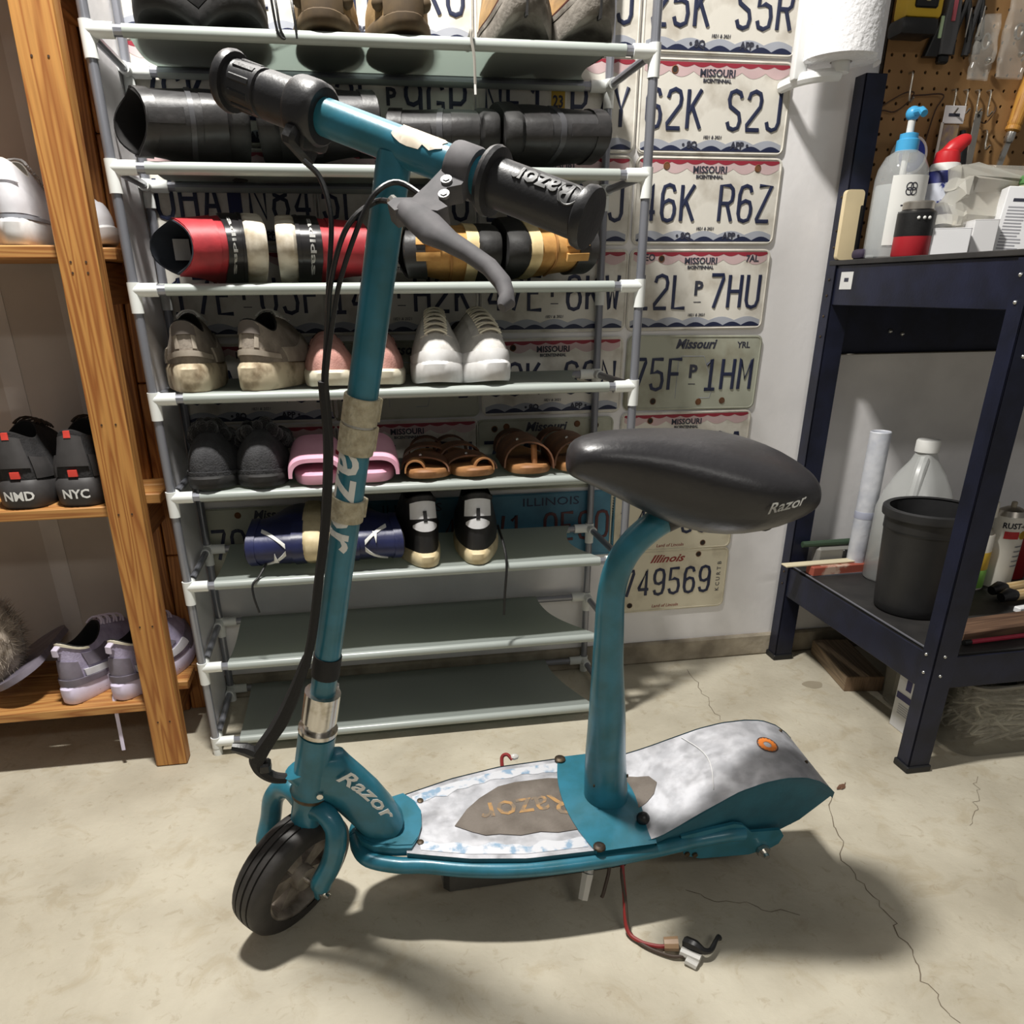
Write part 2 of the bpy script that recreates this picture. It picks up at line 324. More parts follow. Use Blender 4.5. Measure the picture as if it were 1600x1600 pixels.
    for x, y, m in screws:
        mk('bolt_hole', mv(add(lathe([(.0052, 0), (.0048, .0016)], 10)), x, y, .0008), m, t)
        mk('bolt_ring', mv(tube([(.0058*math.cos(a), .0058*math.sin(a), 0) for a in [PI*k/6 for k in range(13)]], .0012, 5), x, y, .0016), RUST, t)
    return t
RZ = [1.402, 1.2443, 1.0889, .9291, .7663, .6105, .4450, .2926]
XC = {5: .5555, 4: .2465, 3: -.0615, 2: -.3545}
def zc(r): return RZ[r]-PH/2
H2 = [(-.09, .061, HOLE), (.09, .061, RUST)]
MB = 'Missouri bicentennial plate reading '
D = [(5, 0, 'b', '25K', 'S5R', None, 'uppermost plate right of the shoe rack'), (5, 1, 'b', '62K', 'S2J', None, 'second down right of the rack'),
     (5, 2, 'b', '46K', 'R6Z', None, 'with rusty bolt rings, third down'), (5, 3, 'b', '12L', '7HU', 'P', 'fourth down right of the rack'),
     (5, 5, 'b', '7M1', '99A', None, 'half hidden behind the scooter saddle'),
     (4, 0, 'b', '3NE', 'T4J', None, 'behind the tan boots'), (3, 0, 'b', '4TH', '9KU', None, 'behind the brown hiking shoes'), (2, 0, 'b', '17', '2L', None, 'behind the black top-shelf boots'),
     (3, 1, 'b', '12F', '9GP', 'P', 'above the scooter handlebar'), (2, 1, 'b', '76K', 'L8E', None, 'above the left tall black boots'),
     (2, 2, 'b', 'UHA', 'N84', None, 'with a blue square, behind the red shoes'), (3, 2, 'b', '5L1', 'J7U', None, 'behind the scooter stem'), (4, 2, 'b', '2S8', 'C4J', None, 'behind the near handlebar grip'),
     (2, 3, 'b', '17E', 'U5F', 'P', 'above the grey sneakers'), (3, 3, 'b', '14E', 'H2K', 'P', 'above the pink slip-ons'), (4, 3, 'b', '47E', '6KW', 'P', 'behind the tan boots lying down'),
     (2, 4, 'b', '50M', 'N61', None, 'behind the grey sneakers'), (4, 4, 'b', '39K', 'S9N', None, 'beside the white laced sneakers'),
     (2, 5, 'b', '8R9', '15F', None, 'behind the black slippers'), (3, 5, 'b', '83K', 'TZJ', None, 'behind the brown ring sandals')]
for c, r, st, a, b_, mid, wh in D:
    sx = [(-.09, .06, RUST), (.1, .058, RUST)] if (c, r) == (5, 2) else ([(-.085, .058, HOLE)] if r in (4, 5, 3, 1) else [])
    t = plate(st, a, b_, XC[c]+random.uniform(-.002, .002), zc(r), MB+a+' '+b_+', '+wh, mid, random.uniform(-.25, .25), foot=mid is None, screws=sx)
    if (c, r) == (2, 2): mk('blue_square', box(-.012, .012, -.03, .024, .0012, .0022), mat('plate_blue_block', (34, 44, 92), .5), t)
    if (c, r) == (5, 3): mk('year_mark', add(mv(text('7AL', .017, .0003, bold=.0004), .112, .058, .002), mv(text('EO', .017, .0003, bold=.0004), -.11, .06, .002)), INK, t)
t = plate('b', 'NE1', 'P7Y', XC[4], zc(1), 'Missouri plate reading NE1 P7Y with a yellow 23 sticker in its middle', None)
k = mk('year_sticker', box(-.017, .017, -.024, .028, .0012, .002), mat('sticker_white', (225, 222, 210), .5), t)
mk('sticker_panel', box(-.013, .013, -.02, .026, .002, .0024), STICK, k); mk('sticker_number', mv(text('23', .026, .0004, bold=.0006, sx=.8), 0, .002, .0026), INK, k)
t = plate('o', '75F', '1HM', XC[5]+.004, zc(4), 'faded greenish Missouri plate reading 75F 1HM with a small P, right of the rack', 'P', .9, screws=[(-.085, -.058, HOLE), (.02, -.06, RUST), (.075, -.058, RUST)])
mk('year_mark', mv(text('YRL', .017, .0003, bold=.0004), .11, .056, .0015), INK, t)
plate('o', '1C7', 'M4D', XC[3], zc(4), 'dim old Missouri plate behind the pink slip-ons and white sneakers', None, 0)
plate('o', '70A', 'T9K', XC[4]-.012, zc(5)-.004, 'old Missouri plate reading 70A T9K above the brown riveted sandals', None, .3, screws=[(-.112, .056, HOLE), (-.086, .06, RUST), (.07, .062, RUST), (.112, .058, HOLE)])
plate('o', '70B', '6HC', XC[2], zc(6), 'old Missouri plate reading 70B 6HC behind the navy cleats', None, -.4, screws=[(-.075, .06, RUST), (.075, .06, RUST)])
plate('s', 'L82', '74M', XC[3], zc(6), 'blue Illinois plate behind the navy cleats and black and white sneakers', None)
t = plate('s', 'W1', '0E90', XC[4]+.004, zc(6), 'blue Illinois plate reading W10E90 beside the black and white sneakers', None)
plate('i', '147', '369', .5425, zc(6), 'cream Illinois truck plate with its top hidden behind the scooter saddle', None, 0, screws=[(.082, -.062, HOLE)], vert='BTRUCK')
plate('i', '749569', '', .5425, zc(7), 'cream Illinois truck plate reading 749569, lowest on the wall', None, -.3, screws=[(-.09, -.058, HOLE), (.075, .062, HOLE)], vert='BTRUCK')
# ================================================================== shoe rack
RX0, RX1, RYF, RYB, RZ0, RSP = -.4994, .3392, -.2551, -.0175, .0287, .1664
RAIL = mat('rack_tube_grey', (150, 152, 160), .3, .55, var=.1); CONN = mat('rack_white_plastic', (232, 235, 232), .45, var=.04)
CLOTH = cloth_mat('rack_cloth', (152, 159, 154), .30); SLEEVE = mat('rack_sleeve', (164, 171, 166), .3, var=.06)
rk = thing('shoe_rack', 'tall eight-shelf grey tube shoe rack with grey-green cloth shelves', 'shoe rack', ((RX0+RX1)/2, (RYF+RYB)/2, 0))
OX, OY = (RX0+RX1)/2, (RYF+RYB)/2; hx, hy = (RX1-RX0)/2, (RYB-RYF)/2
TR = .0078
for sx in (-1, 1):
    for sy in (-1, 1):
        for k in range(9):
            z0 = 0.004 if k == 0 else RZ0+(k-1)*RSP-.02; z1 = RZ0+k*RSP
            if k == 8: z0, z1 = RZ0+7*RSP, RZ0+7*RSP+.3
            if k == 0: mk('foot_cap', mv(lathe([(.0092, 0), (.0092, .02), (.0085, .022)], 12), sx*hx, sy*hy, 0), CONN, rk); continue
            mk('post_tube', cyl((sx*hx, sy*hy, z0), (sx*hx, sy*hy, z1), TR, 12), RAIL, rk)
for k in range(8):
    z = RZ0+k*RSP
    for sx in (-1, 1):
        for sy in (-1, 1):
            mk('connector', add(cyl((sx*hx, sy*hy, z-.034 if k else z-.012), (sx*hx, sy*hy, z+.011), .0098, 12), cyl((sx*hx, sy*hy, z), (sx*(hx-.036), sy*hy, z), .0102, 12), cyl((sx*hx, sy*hy, z), (sx*hx, sy*(hy-.03), z), .0095, 12)), CONN, rk)
        mk('side_tube', cyl((sx*hx, -hy+.025, z), (sx*hx, hy-.025, z), .0066, 10), RAIL, rk)
    for sy in (-1, 1): mk('rail_tube', cyl((-hx+.03, sy*hy, z), (hx-.03, sy*hy, z), .0076, 10), RAIL, rk)
    # cloth: a sleeve round each rail and a sagging sheet whose right edge bows inward
    a = .0088; sag = (.004, .010, .006, .012, .008, .006, .010, .012)[k]
    def sheet(u, v, z=z, sag=sag, lowk=k):
        # v runs round the front rail, across, round the back rail
        bow = .012+.03*math.sin(PI*min(1, max(0, (v-.2)/.6)))
        if lowk == 1: bow = .012+.075*math.sin(PI*.5*min(1, max(0, (v-.2)/.55)))
        if lowk == 0: bow = .012+.05*math.sin(PI*.5*min(1, max(0, (v-.2)/.55)))
        x = -hx+.036+.012+u*(2*hx-.072-.012-bow)
        if v < .2: t = v/.2; an = PI*1.45*(1-t)+PI*.5*t; return (x, -hy+a*math.cos(an), z+a*math.sin(an))
        if v > .8: t = (v-.8)/.2; an = PI*.5*(1-t)-PI*.95*t; return (x, hy+a*math.cos(an), z+a*math.sin(an))
        t = (v-.2)/.6; return (x, -hy+2*hy*t, z+a-sag*math.sin(PI*t)*(.75+.25*math.sin(9*u+lowk))-.0015*math.sin(23*u+3*t+lowk)*math.sin(PI*t))
    def sheet2(u, v): return sheet(u, v)
    cl = mk('shelf_cloth', grid(lambda u, v: sheet(u, .2+.6*v), 40, 21), CLOTH, rk, 60)
    mk('cloth_sleeve', grid(lambda u, v: sheet(u, .2*v), 30, 9), SLEEVE, cl, 60); mk('cloth_sleeve', grid(lambda u, v: sheet(u, .8+.2*v), 30, 9), SLEEVE, cl, 60)
def shelf_top(k): return RZ0+k*RSP+.008     # k counted from the floor
# ================================================================== the electric scooter (leans on its side stand)
TEAL = mat('teal_paint', (42, 115, 137), .36, .05, vs=30, rgb2=(36, 100, 114), coat=.2, bump=.03, bs=200)
TEALD = mat('teal_plastic', (30, 92, 110), .5, 0, vs=30, rgb2=(26, 80, 96), bump=.1, bs=200)
ALU = mat('scratched_aluminium', (196, 197, 202), .34, .45, vs=40, rgb2=(172, 173, 178), bump=.14, bs=34, lo=.4, hi=.6)
nt = ALU.node_tree; b = nt.nodes['Principled BSDF']; tcn = next(n for n in nt.nodes if n.type == 'TEX_COORD')
n = nt.nodes.new('ShaderNodeTexNoise'); n.inputs['Scale'].default_value = 16; n.inputs['Detail'].default_value = 8; n.inputs['Distortion'].default_value = 1.5; nt.links.new(tcn.outputs['Object'], n.inputs['Vector'])
r_ = nt.nodes.new('ShaderNodeMapRange'); r_.inputs[1].default_value = .35; r_.inputs[2].default_value = .65; r_.inputs[3].default_value = .28; r_.inputs[4].default_value = .6
nt.links.new(n.outputs['Fac'], r_.inputs[0]); nt.links.new(r_.outputs[0], b.inputs['Roughness'])
RUB = mat('tyre_rubber', (52, 49, 47), .6, vs=30, rgb2=(40, 38, 36), bump=.12, bs=120); BLK = mat('black_plastic', (26, 26, 27), .42, vs=60, rgb2=(20, 20, 21), bump=.08, bs=300)
GRIPM = mat('grip_rubber', (40, 40, 42), .38, vs=50, rgb2=(30, 30, 32), bump=.06, bs=300); LEV = mat('lever_grey', (84, 83, 85), .7, .0, spec=.2, vs=60, rgb2=(98, 96, 98))
CHROME = mat('dull_chrome', (205, 202, 196), .22, .95, vs=50, rgb2=(150, 140, 120), lo=.3, hi=.5); RIM = mat('wheel_rim', (174, 166, 156), .5, .5, vs=30, rgb2=(108, 100, 92))
WHITE = mat('white_print', (222, 222, 218), .6, var=.05); BOLT = mat('worn_bolt', (96, 80, 58), .5, .6, vs=60, rgb2=(52, 46, 40)); SEATM = mat('saddle_vinyl', (46, 45, 47), .36, vs=8, rgb2=(36, 35, 37), bump=.12, bs=120)
VELCRO = mat('beige_velcro', (190, 182, 158), .95, vs=120, rgb2=(160, 150, 126), bump=.6, bs=260); TAPEM = mat('black_strap', (30, 29, 29), .8, bump=.2, bs=200)
GTAPE = mat('worn_grip_tape', (118, 110, 102), .85, vs=22, rgb2=(92, 84, 76), bump=.3, bs=220); CREAM = mat('sticker_residue', (226, 216, 200), .7, vs=60, rgb2=(196, 182, 160))
W_ = Matrix(((0.9996, -0.0288, 0.0046, -.315), (0.0291, 0.9871, -0.1572, -.7423), (0, 0.1573, 0.9876, 0), (0, 0, 0, 1)))
W_ = Matrix.Translation((-.315, -.7423, 0)) @ Matrix.Rotation(.0291, 4, 'Z') @ Matrix.Rotation(.1579, 4, 'X')
sct = thing('electric_scooter', 'teal electric scooter with black saddle leaning on the concrete floor in the middle', 'scooter', M=W_)
kax = V(math.sin(.2011), 0, math.cos(.2011)); ax0 = V(.0122, 0, .0974)
ST = Matrix.Translation(ax0) @ Matrix.Rotation(.7732, 4, kax) @ Matrix.Translation(-ax0)     # steering
def A(s): return ax0+kax*s
def sp(name, g, m, parent=sct, **k): return mk(name, g, m, parent, **k)
# --- wheels
def tyre(r, w):
    P = []
    prof = [(-.5, .70), (-.5, .80), (-.48, .89), (-.43, .95), (-.36, .985), (-.29, .995)]
    full = prof+[(-.225, 1.0), (-.215, .975), (-.185, .975), (-.175, 1.004), (-.03, 1.008), (-.02, .98), (.02, .98), (.03, 1.008), (.175, 1.004), (.185, .975), (.215, .975), (.225, 1.0)]+[(-a, b) for a, b in prof[::-1]]
    return rot(lathe([(r*b, w*a) for a, b in full], 48, False), 'X', 90)
def rimgeo(r, w):
    gs = [lathe([(r*.715, -w*.42), (r*.72, -w*.46), (r*.66, -w*.46), (r*.62, -w*.3), (r*.62, w*.3), (r*.66, w*.46), (r*.72, w*.46), (r*.715, w*.42)], 40, False), cyl((0, 0, -w*.5), (0, 0, w*.5), r*.2, 16)]
    for k in range(5):
        a = 2*PI*k/5+.5
        p = rrect(.9*r*.62, .024, .004, 2, r*.38, 0)
        gs.append(rot(loft([[(x, y*(1.5 if x > r*.5 else .8), -.012) for x, y in p], [(x, y*(1.5 if x > r*.5 else .8), .012) for x, y in p]]), 'Z', math.degrees(a)))
    return rot(add(*gs), 'X', 90)
wr = .0974
for nm, off, M_ in (('front_wheel', (0, 0, wr), ST), ('rear_wheel', (.700, 0, wr), Matrix.Identity(4))):
    T = M_ @ Matrix.Translation(off)
    wt = sp(nm, xf(tyre(wr, .053), T), RUB, smooth=50)
    mk('wheel_rim', xf(rimgeo(wr, .053), T), RIM, wt)
    mk('axle_nut', xf(add(cyl((0, -.071, 0), (0, .071, 0), .0042, 10), cyl((0, -.064, 0), (0, -.058, 0), .0095, 6), cyl((0, .064, 0), (0, .058, 0), .0095, 6)), T) if nm == 'front_wheel' else xf(add(cyl((0, -.112, 0), (0, .112, 0), .0045, 10), cyl((0, -.102, 0), (0, -.095, 0), .0105, 6)), T), CHROME, wt)
# --- fork
fk = []
for s in (-1, 1):
    pth = smooth_path([A(.118)+V(.0, s*.012, 0), A(.120)+V(.0, s*.032, .006), A(.112)+V(.0, s*.052, .0), A(.09)+V(-.004, s*.061, 0), A(.055)+V(-.006, s*.060, 0), V(.002, s*.056, .122), V(0, s*.055, .112)], 5)
    fk.append(tube(pth, .0148, 14))
    fk.append(loft([[(x, s*.052, z) for x, z in ((-.013, .122), (.015, .122), (.013, .092), (.004, .084), (-.010, .088))], [(x, s*.058, z) for x, z in ((-.013, .122), (.015, .122), (.013, .092), (.004, .084), (-.010, .088))]]))
fk.append(tube([A(.088), A(.136)], .0215, 20))
sp('fork', xf(add(*fk), ST), TEAL)
sp('headset_ring', add(tube([A(.138), A(.147)], .0245, 20)), BOLT)
# --- head tube and neck
neck = []
cs = [((.044, .288), .036, .020, 64), ((.057, .279), .042, .022, 56), ((.074, .262), .037, .0225, 44), ((.094, .236), .036, .023, 40), ((.112, .208), .0365, .025, 38), ((.1275, .180), .0345, .027, 42), ((.137, .160), .032, .030, 50), ((.1395, .150), .033, .031, 55)]
rings = []
for (x, z), hh, hw, ang in cs:
    n = V(math.cos(R(90-ang)), 0, math.sin(R(90-ang)))   # across the neck, up and back
    ring = []
    for q in range(20):
        a = 2*PI*q/20; c, s = math.cos(a), math.sin(a); e = .75
        ring.append(V(x, 0, z)+n*hh*math.copysign(abs(c)**e, c)+V(0, hw*math.copysign(abs(s)**e, s), 0))
    rings.append(ring)
sp('neck', add(loft(rings), tube([A(.146), A(.152), A(.246)], [.027, .0245, .0245], 22)), TEAL, smooth=50)
# printed word on the near side of the neck
tg = subdiv_long(text('Razor', .039, .0003, .12, .0006, sx=.84), .01)
def on_neck(v):
    s = (v.x+.05)/.1; c0 = V(.072, 0, .288).lerp(V(.150, 0, .182), s)
    c0 += V(.35, 0, .5).normalized()*(.010*math.sin(PI*s)+.004); d = V(.6, 0, .8)
    nrm = V(.80, 0, .58); p = c0+nrm*v.y*.8
    return V(p.x, -.0245-.0035*s-.0012-v.z+.010*(abs(v.y)/.02)**2*.1, p.z)
sp('brand_word', ([on_neck(Vector(v)) for v in tg[0]], tg[1]), WHITE, smooth=0)
sp('neck_bolt', xf(cyl((0, -.0265, 0), (0, -.023, 0), .0045, 10), Matrix.Translation(A(.155)+V(.012, 0, 0))), CHROME)
# --- stem, clamp, bar
sp('stem', xf(tube([A(.245), A(.9)], [.0158, .0158], 22), ST), TEAL)
sp('clamp_collar', xf(add(tube([A(.268), A(.312)], .0228, 22), box(-.004, .010, .012, .030, -.018, .018, .002) and xf(box(-.012, .012, -.006, .014, -.018, .018, .003), Matrix.Translation(A(.290)+V(.022, .004, 0)))), ST), CHROME)
sp('washer', xf(add(tube([A(.250), A(.256)], .0255, 24), tube([A(.256), A(.268)], .0195, 20)), ST), CHROME)
J = A(.9062); nb = V(.726, -.648, -.231).normalized()*.975; fwv = V(-.727, -.684, -.056)
e2 = V(-.645, -.54, -.52); e2 = (e2-nb*e2.dot(nb)/nb.length_squared).normalized(); e3 = nb.cross(e2).normalized()      # bar frame: along, forward-down, up-ish
nb_ = nb; BF = Matrix(((nb.x, e2.x, e3.x, J.x), (nb.y, e2.y, e3.y, J.y), (nb.z, e2.z, e3.z, J.z), (0, 0, 0, 1)))
def bar(name, g, m, parent=sct, **k): return mk(name, xf(g, BF), m, parent, **k)
up = -1 if e3.z < 0 else 1
TOPA = math.atan2(-e2.z, e3.z)                         # rotation that brings +z of the bar frame to world up
TXS, TXG = .5, .75
bar('handlebar', cyl((-.20, 0, 0), (.20, 0, 0), .0155, 22), TEAL)
# torn white sticker on top of the bar
def patch(x0, x1, w0, r, seed, ang):
    pts = []; n = 26
    for k in range(n):
        a = 2*PI*k/n; rr = 1+.55*noise.noise(V(math.cos(a)*2.6, math.sin(a)*2.6, seed))
        pts.append(((x0+x1)/2+(x1-x0)/2*math.copysign(abs(math.cos(a))**.7, math.cos(a))*rr, w0*math.copysign(abs(math.sin(a))**.7, math.sin(a))*rr))
    return bend_cyl(subdiv_long(prism(pts, 0, .0006), .008), r, ang)
bar('torn_sticker', xf(patch(.002, .054, .0115, .0156, 3, 0), Matrix.Rotation(TOPA+TXS, 4, 'X')), CREAM)
# grips
tl = lambda prof, a, n=20: rot(lathe(prof, n), 'Y', 90)
gx = [(.0155, .100), (.026, .100), (.0275, .104), (.0265, .108), (.0195, .109), (.0193, .118), (.0195, .185), (.0195, .191), (.0235, .194), (.0243, .199), (.0232, .203), (.012, .204)]
gr = bar('near_grip', rot(lathe(gx, 26), 'Y', 90), GRIPM)
tg = bend_cyl(subdiv_long(rot(text('Razor', .024, .0009, 0, .0004, sx=1.0), 'Z', 180), .006), .0196, 0)
tg = mv(tg, .158, 0, 0)
mk('embossed_word', xf(xf(tg, Matrix.Rotation(TOPA+TXG, 4, 'X')), BF), mat('embossed_grey', (84, 84, 84), .5), gr)
mk('embossed_ring', xf(xf(mv(bend_cyl(tube([(.0095*math.cos(PI*q/12), .0095*math.sin(PI*q/12), .0003) for q in range(25)], .0009, 5), .0196, 0), .184, 0, 0), Matrix.Rotation(TOPA+TXG, 4, 'X')), BF), MATS['embossed_grey'], gr)
gx = [(.0155, -.083), (.0225, -.083), (.0252, -.086), (.0262, -.093), (.0262, -.110), (.025, -.114), (.0205, -.117), (.0205, -.150), (.0182, -.151), (.0182, -.155), (.0202, -.156), (.0193, -.190), (.020, -.193), (.0245, -.193), (.026, -.197), (.025, -.202), (.012, -.203)]
gf = bar('throttle_grip', rot(lathe(gx, 26), 'Y', 90), GRIPM)
for q in range(10):
    a = 2*PI*q/10
    mk('grip_rib', xf(xf(box(-.186, -.160, -.003, .003, .0180, .0207, .001), Matrix.Rotation(a, 4, 'X')), BF), BLK, gf)
bar('throttle_housing', xf(add(box(-.112, -.086, .0, .031, -.019, .019, .007, 2), xf(box(-.108, -.092, -.009, .009, -.03, .012, .004), Matrix.Translation((0, .031, 0)) @ Matrix.Rotation(R(-25), 4, 'X'))), Matrix.Rotation(R(50), 4, 'X')), BLK)
# brake lever in the plane of the bar and the forward-down direction
lv = add(rot(lathe([(.0162, .064), (.0200, .064), (.0208, .067), (.0208, .086), (.0200, .089), (.0162, .089)], 24), 'Y', 90), prism([(.063, .008), (.088, .008), (.089, .024), (.080, .032), (.082, .047), (.093, .050), (.088, .058), (.062, .066), (.055, .074), (.044, .070), (.046, .062), (.060, .055), (.062, .036)], -.0085, .0085))
bl = bar('brake_lever', lv, LEV)
secs = [((.056, .064), .010, .008), ((.078, .068), .014, .008), ((.094, .074), .014, .0075), ((.113, .077), .0095, .0065), ((.135, .080), .0078, .006), ((.158, .085), .0075, .006), ((.177, .094), .0072, .006), ((.187, .103), .0062, .0055), ((.191, .110), .0075, .006), ((.191, .116), .004, .004)]
rings = []
for i, ((x, y), a, b_) in enumerate(secs):
    p0 = secs[max(i-1, 0)][0]; p1 = secs[min(i+1, len(secs)-1)][0]; t = V(p1[0]-p0[0], p1[1]-p0[1], 0).normalized(); nn = V(-t.y, t.x, 0)
    rings.append([V(x, y, -.003)+nn*a*math.cos(2*PI*q/12)+V(0, 0, b_*math.sin(2*PI*q/12)) for q in range(12)])
mk('lever_blade', xf(loft(rings), BF), LEV, bl)
mk('cable_barrel', xf(cyl((.062, .068, 0), (.038, .058, 0), .006, 10, .005), BF), CHROME, bl)
for x, y in ((.075, .026), (.083, .041)):
    mk('lever_bolt', xf(add(cyl((x, y, up*.008), (x, y, up*.0105), .0050, 12)), BF), mat('grey_bolt', (130, 130, 130), .5), bl); mk('bolt_socket', xf(cyl((x, y, up*.010), (x, y, up*.0112), .003, 6), BF), BLK, bl)
# --- straps and word round the stem
STEMA = 1.95
def on_stem(g, s, ang): # geo built round X -> stem axis at distance s, steering applied
    xa = -kax; ya = V(0, 1, 0); za = xa.cross(ya); o = A(s)
    M = Matrix(((xa.x, ya.x, za.x, o.x), (xa.y, ya.y, za.y, o.y), (xa.z, ya.z, za.z, o.z), (0, 0, 0, 1)))
    return xf(xf(g, M @ Matrix.Rotation(ang, 4, 'X')), Matrix.Identity(4))
for s, l, rr in ((.672, .027, .0188), (.641, .029, .0192), (.5625, .025, .0188)):
    o = sp('velcro_strap', tube([A(s-l/2), A(s+l/2)], rr, 20), VELCRO)
    mk('strap_end', on_stem(xf(box(-l/2+.001, l/2-.001, -.010, .010, rr-.001, rr+.0022, .001), Matrix.Identity(4)), s, -.7), VELCRO, o)
sp('cable_strap', tube([A(.338), A(.368)], .0175, 20), TAPEM)
tg = subdiv_long(text('Razor', .062, .0004, .1, .0008, sx=1.0), .008)
sp('stem_word', on_stem(mv(bend_cyl(tg, .0161, 0), 0, 0, 0), .592, STEMA), WHITE, smooth=0)
# --- cables
def tub(name, pts, r, m, n=8, parent=sct, k=5): return sp(name, tube(smooth_path(pts, k), r, n), m, parent)
hb = BF @ V(-.103, .058, .02)
thc = BF @ V(-.100, .060, .02)
tub('throttle_cable', [(.112, -.002, .972), (.124, -.004, .961), (.130, -.010, .943), (.131, -.014, .922), (.126, -.016, .888), (.121, -.018, .852), (.112, -.02, .785), (.111, -.02, .72)], .0024, BLK)
cb = BF @ V(.040, .059, 0)
tub('brake_cable', [cb, (.172, -.02, .943), (.151, -.026, .931), (.137, -.026, .91), (.125, -.024, .873), (.119, -.022, .832), (.111, -.021, .785), (.111, -.021, .72)], .0024, BLK)
tub('brake_wire', [BF @ V(.066, .04, .004), (.192, -.026, .958), (.171, -.028, .95), (.156, -.028, .928), (.138, -.028, .889), (.128, -.026, .857), (.113, -.024, .785), (.112, -.023, .715)], .0024, BLK)
tub('cable_bundle', [(.111, -.021, .79), (.110, -.021, .725), (.099, -.022, .64), (.087, -.022, .58), (.073, -.022, .51), (.059, -.022, .458)], .0052, TAPEM)
tub('cable_sheath', [(.062, -.02, .470), (.038, -.016, .412), (.018, -.014, .372), (.004, -.012, .350), (-.014, -.010, .322), (-.019, -.008, .305), (-.014, -.006, .288), (-.002, -.004, .274), (.013, -.002, .268)], [.006, .0085, .010, .010, .011, .010, .009, .008, .007], TAPEM)
sp('cable_plug', add(tube([(-.012, -.01, .318), (-.030, -.01, .332), (-.046, -.008, .336)], [.009, .009, .006], 8), box(-.018, -.002, -.018, .0, .292, .308, .003)), BLK)
# --- deck
hwp = [(.165, .056), (.19, .064), (.25, .082), (.33, .096), (.43, .099), (.52, .090), (.58, .080), (.644, .072), (.70, .068), (.77, .066), (.803, .063)]
def cyy(x): return -.014*max(0, (x-.43)/.27)
zp = [(.165, .152), (.50, .152), (.53, .158), (.556, .170), (.60, .193), (.644, .215), (.68, .2255), (.715, .229), (.745, .226), (.77, .215), (.79, .200), (.803, .186)]
def itp(T, x):
    if x <= T[0][0]: return T[0][1]
    for (a, fa), (b_, fb) in zip(T, T[1:]):
        if x <= b_: return fa+(fb-fa)*(x-a)/(b_-a)
    return T[-1][1]
def dk(u, v, off=0, sh=0): 
    x = .165+.638*u; return (x, cyy(x)+(itp(hwp, x)-sh)*(2*v-1), itp(zp, x)+off)
deck = sp('deck_plate', add(grid(lambda u, v: dk(u, v), 60, 13), grid(lambda u, v: dk(u, v, -.004), 60, 13)), ALU, smooth=40)
mk('deck_edge', add(grid(lambda u, v: dk(u, 1, -.012*v+.0012, -.0012), 60, 3), grid(lambda u, v: dk(u, 0, -.012*v+.0012, -.0012), 60, 3)), TEALD, deck)
# blue paint left along the deck margins
def strip(x0, x1, y0, y1, s):
    def f(u, v):
        x = x0+(x1-x0)*u; h = itp(hwp, x); wv = .010*noise.noise(V(x*40, s*5, 0)); y = cyy(x)+s*(h-y0-(y1-y0+wv)*v); return (x, y, itp(zp, x)+.0006)
    return grid(f, 30, 3)
PB = mat('worn_blue_print', (140, 166, 190), .45, .3, vs=60, rgb2=(208, 210, 215), lo=.5, hi=.62)
for s, x0, x1 in ((-1, .185, .42), (1, .185, .44)): mk('painted_margin', strip(x0, x1, .008, .026, s), PB, deck)
def area_poly(pts, z, thick=.001): return subdiv_long(prism(pts, z, z+thick), .02)
gt = mk('grip_tape', area_poly([(.239, -.018), (.262, .012), (.285, .032), (.318, .052), (.345, .057), (.40, .057), (.43, .05), (.52, .035), (.55, .018), (.556, .0), (.545, -.018), (.53, -.028), (.50, -.04), (.42, -.056), (.385, -.057), (.36, -.051), (.33, -.053), (.30, -.045), (.28, -.044), (.262, -.034)], .1525), GTAPE, deck)
for v in gt.data.vertices: v.co.z += itp(zp, v.co.x)-.152
mk('worn_word', mv(rot(text('Razor', .062, .0002, 0, .0004, sx=.95), 'Z', 180), .352, 0, .1539), mat('tan_print', (170, 132, 84), .8, vs=60, rgb2=(122, 108, 92), lo=.42, hi=.55), gt)
mk('torn_edge', tube([(.62+.012*math.sin(PI*(y+.05)/.1), y, itp(zp, .62+.012*math.sin(PI*(y+.05)/.1))+.0012) for y in [-.06+.012*k for k in range(11)]], .0009, 5), mat('glue_edge', (226, 226, 226), .5), deck)
# sun-shaped mark on the tail
def tail_pt(x, y, off): return V(x, y, itp(zp, x)+off)
pts = [(.7235+(.0135+.0011*math.cos(16*a))*math.cos(a), -.008+(.0155+.0012*math.cos(16*a))*math.sin(a)) for a in [2*PI*k/64 for k in range(64)]]
g1 = loft([[tail_pt(x, y, .0008) for x, y in pts], [tail_pt(.7235+(x-.7235)*.45, -.008+(y+.008)*.45, .0009) for x, y in pts]], True, False, False)
mk('orange_ring_mark', g1, mat('orange_print', (232, 132, 52), .5), deck)
pts2 = [(.7235+.0148*math.cos(a), -.008+.017*math.sin(a)) for a in [2*PI*k/40 for k in range(40)]]
mk('ring_outline', tube([tail_pt(x, y, .0007) for x, y in pts2+pts2[:1]], .0009, 4), mat('ring_brown', (96, 66, 52), .6), deck)
for x, y in ((.772, .035), (.776, -.038)): mk('rivet', sphere(tail_pt(x, y, .001), .003, n=8, m=4), BOLT, deck)
for x, y in ((.186, -.040), (.196, .043)): mk('deck_screw', mv(lathe([(.005, 0), (.005, .001), (.003, .002)], 10), x, y, .1525), BOLT, deck)
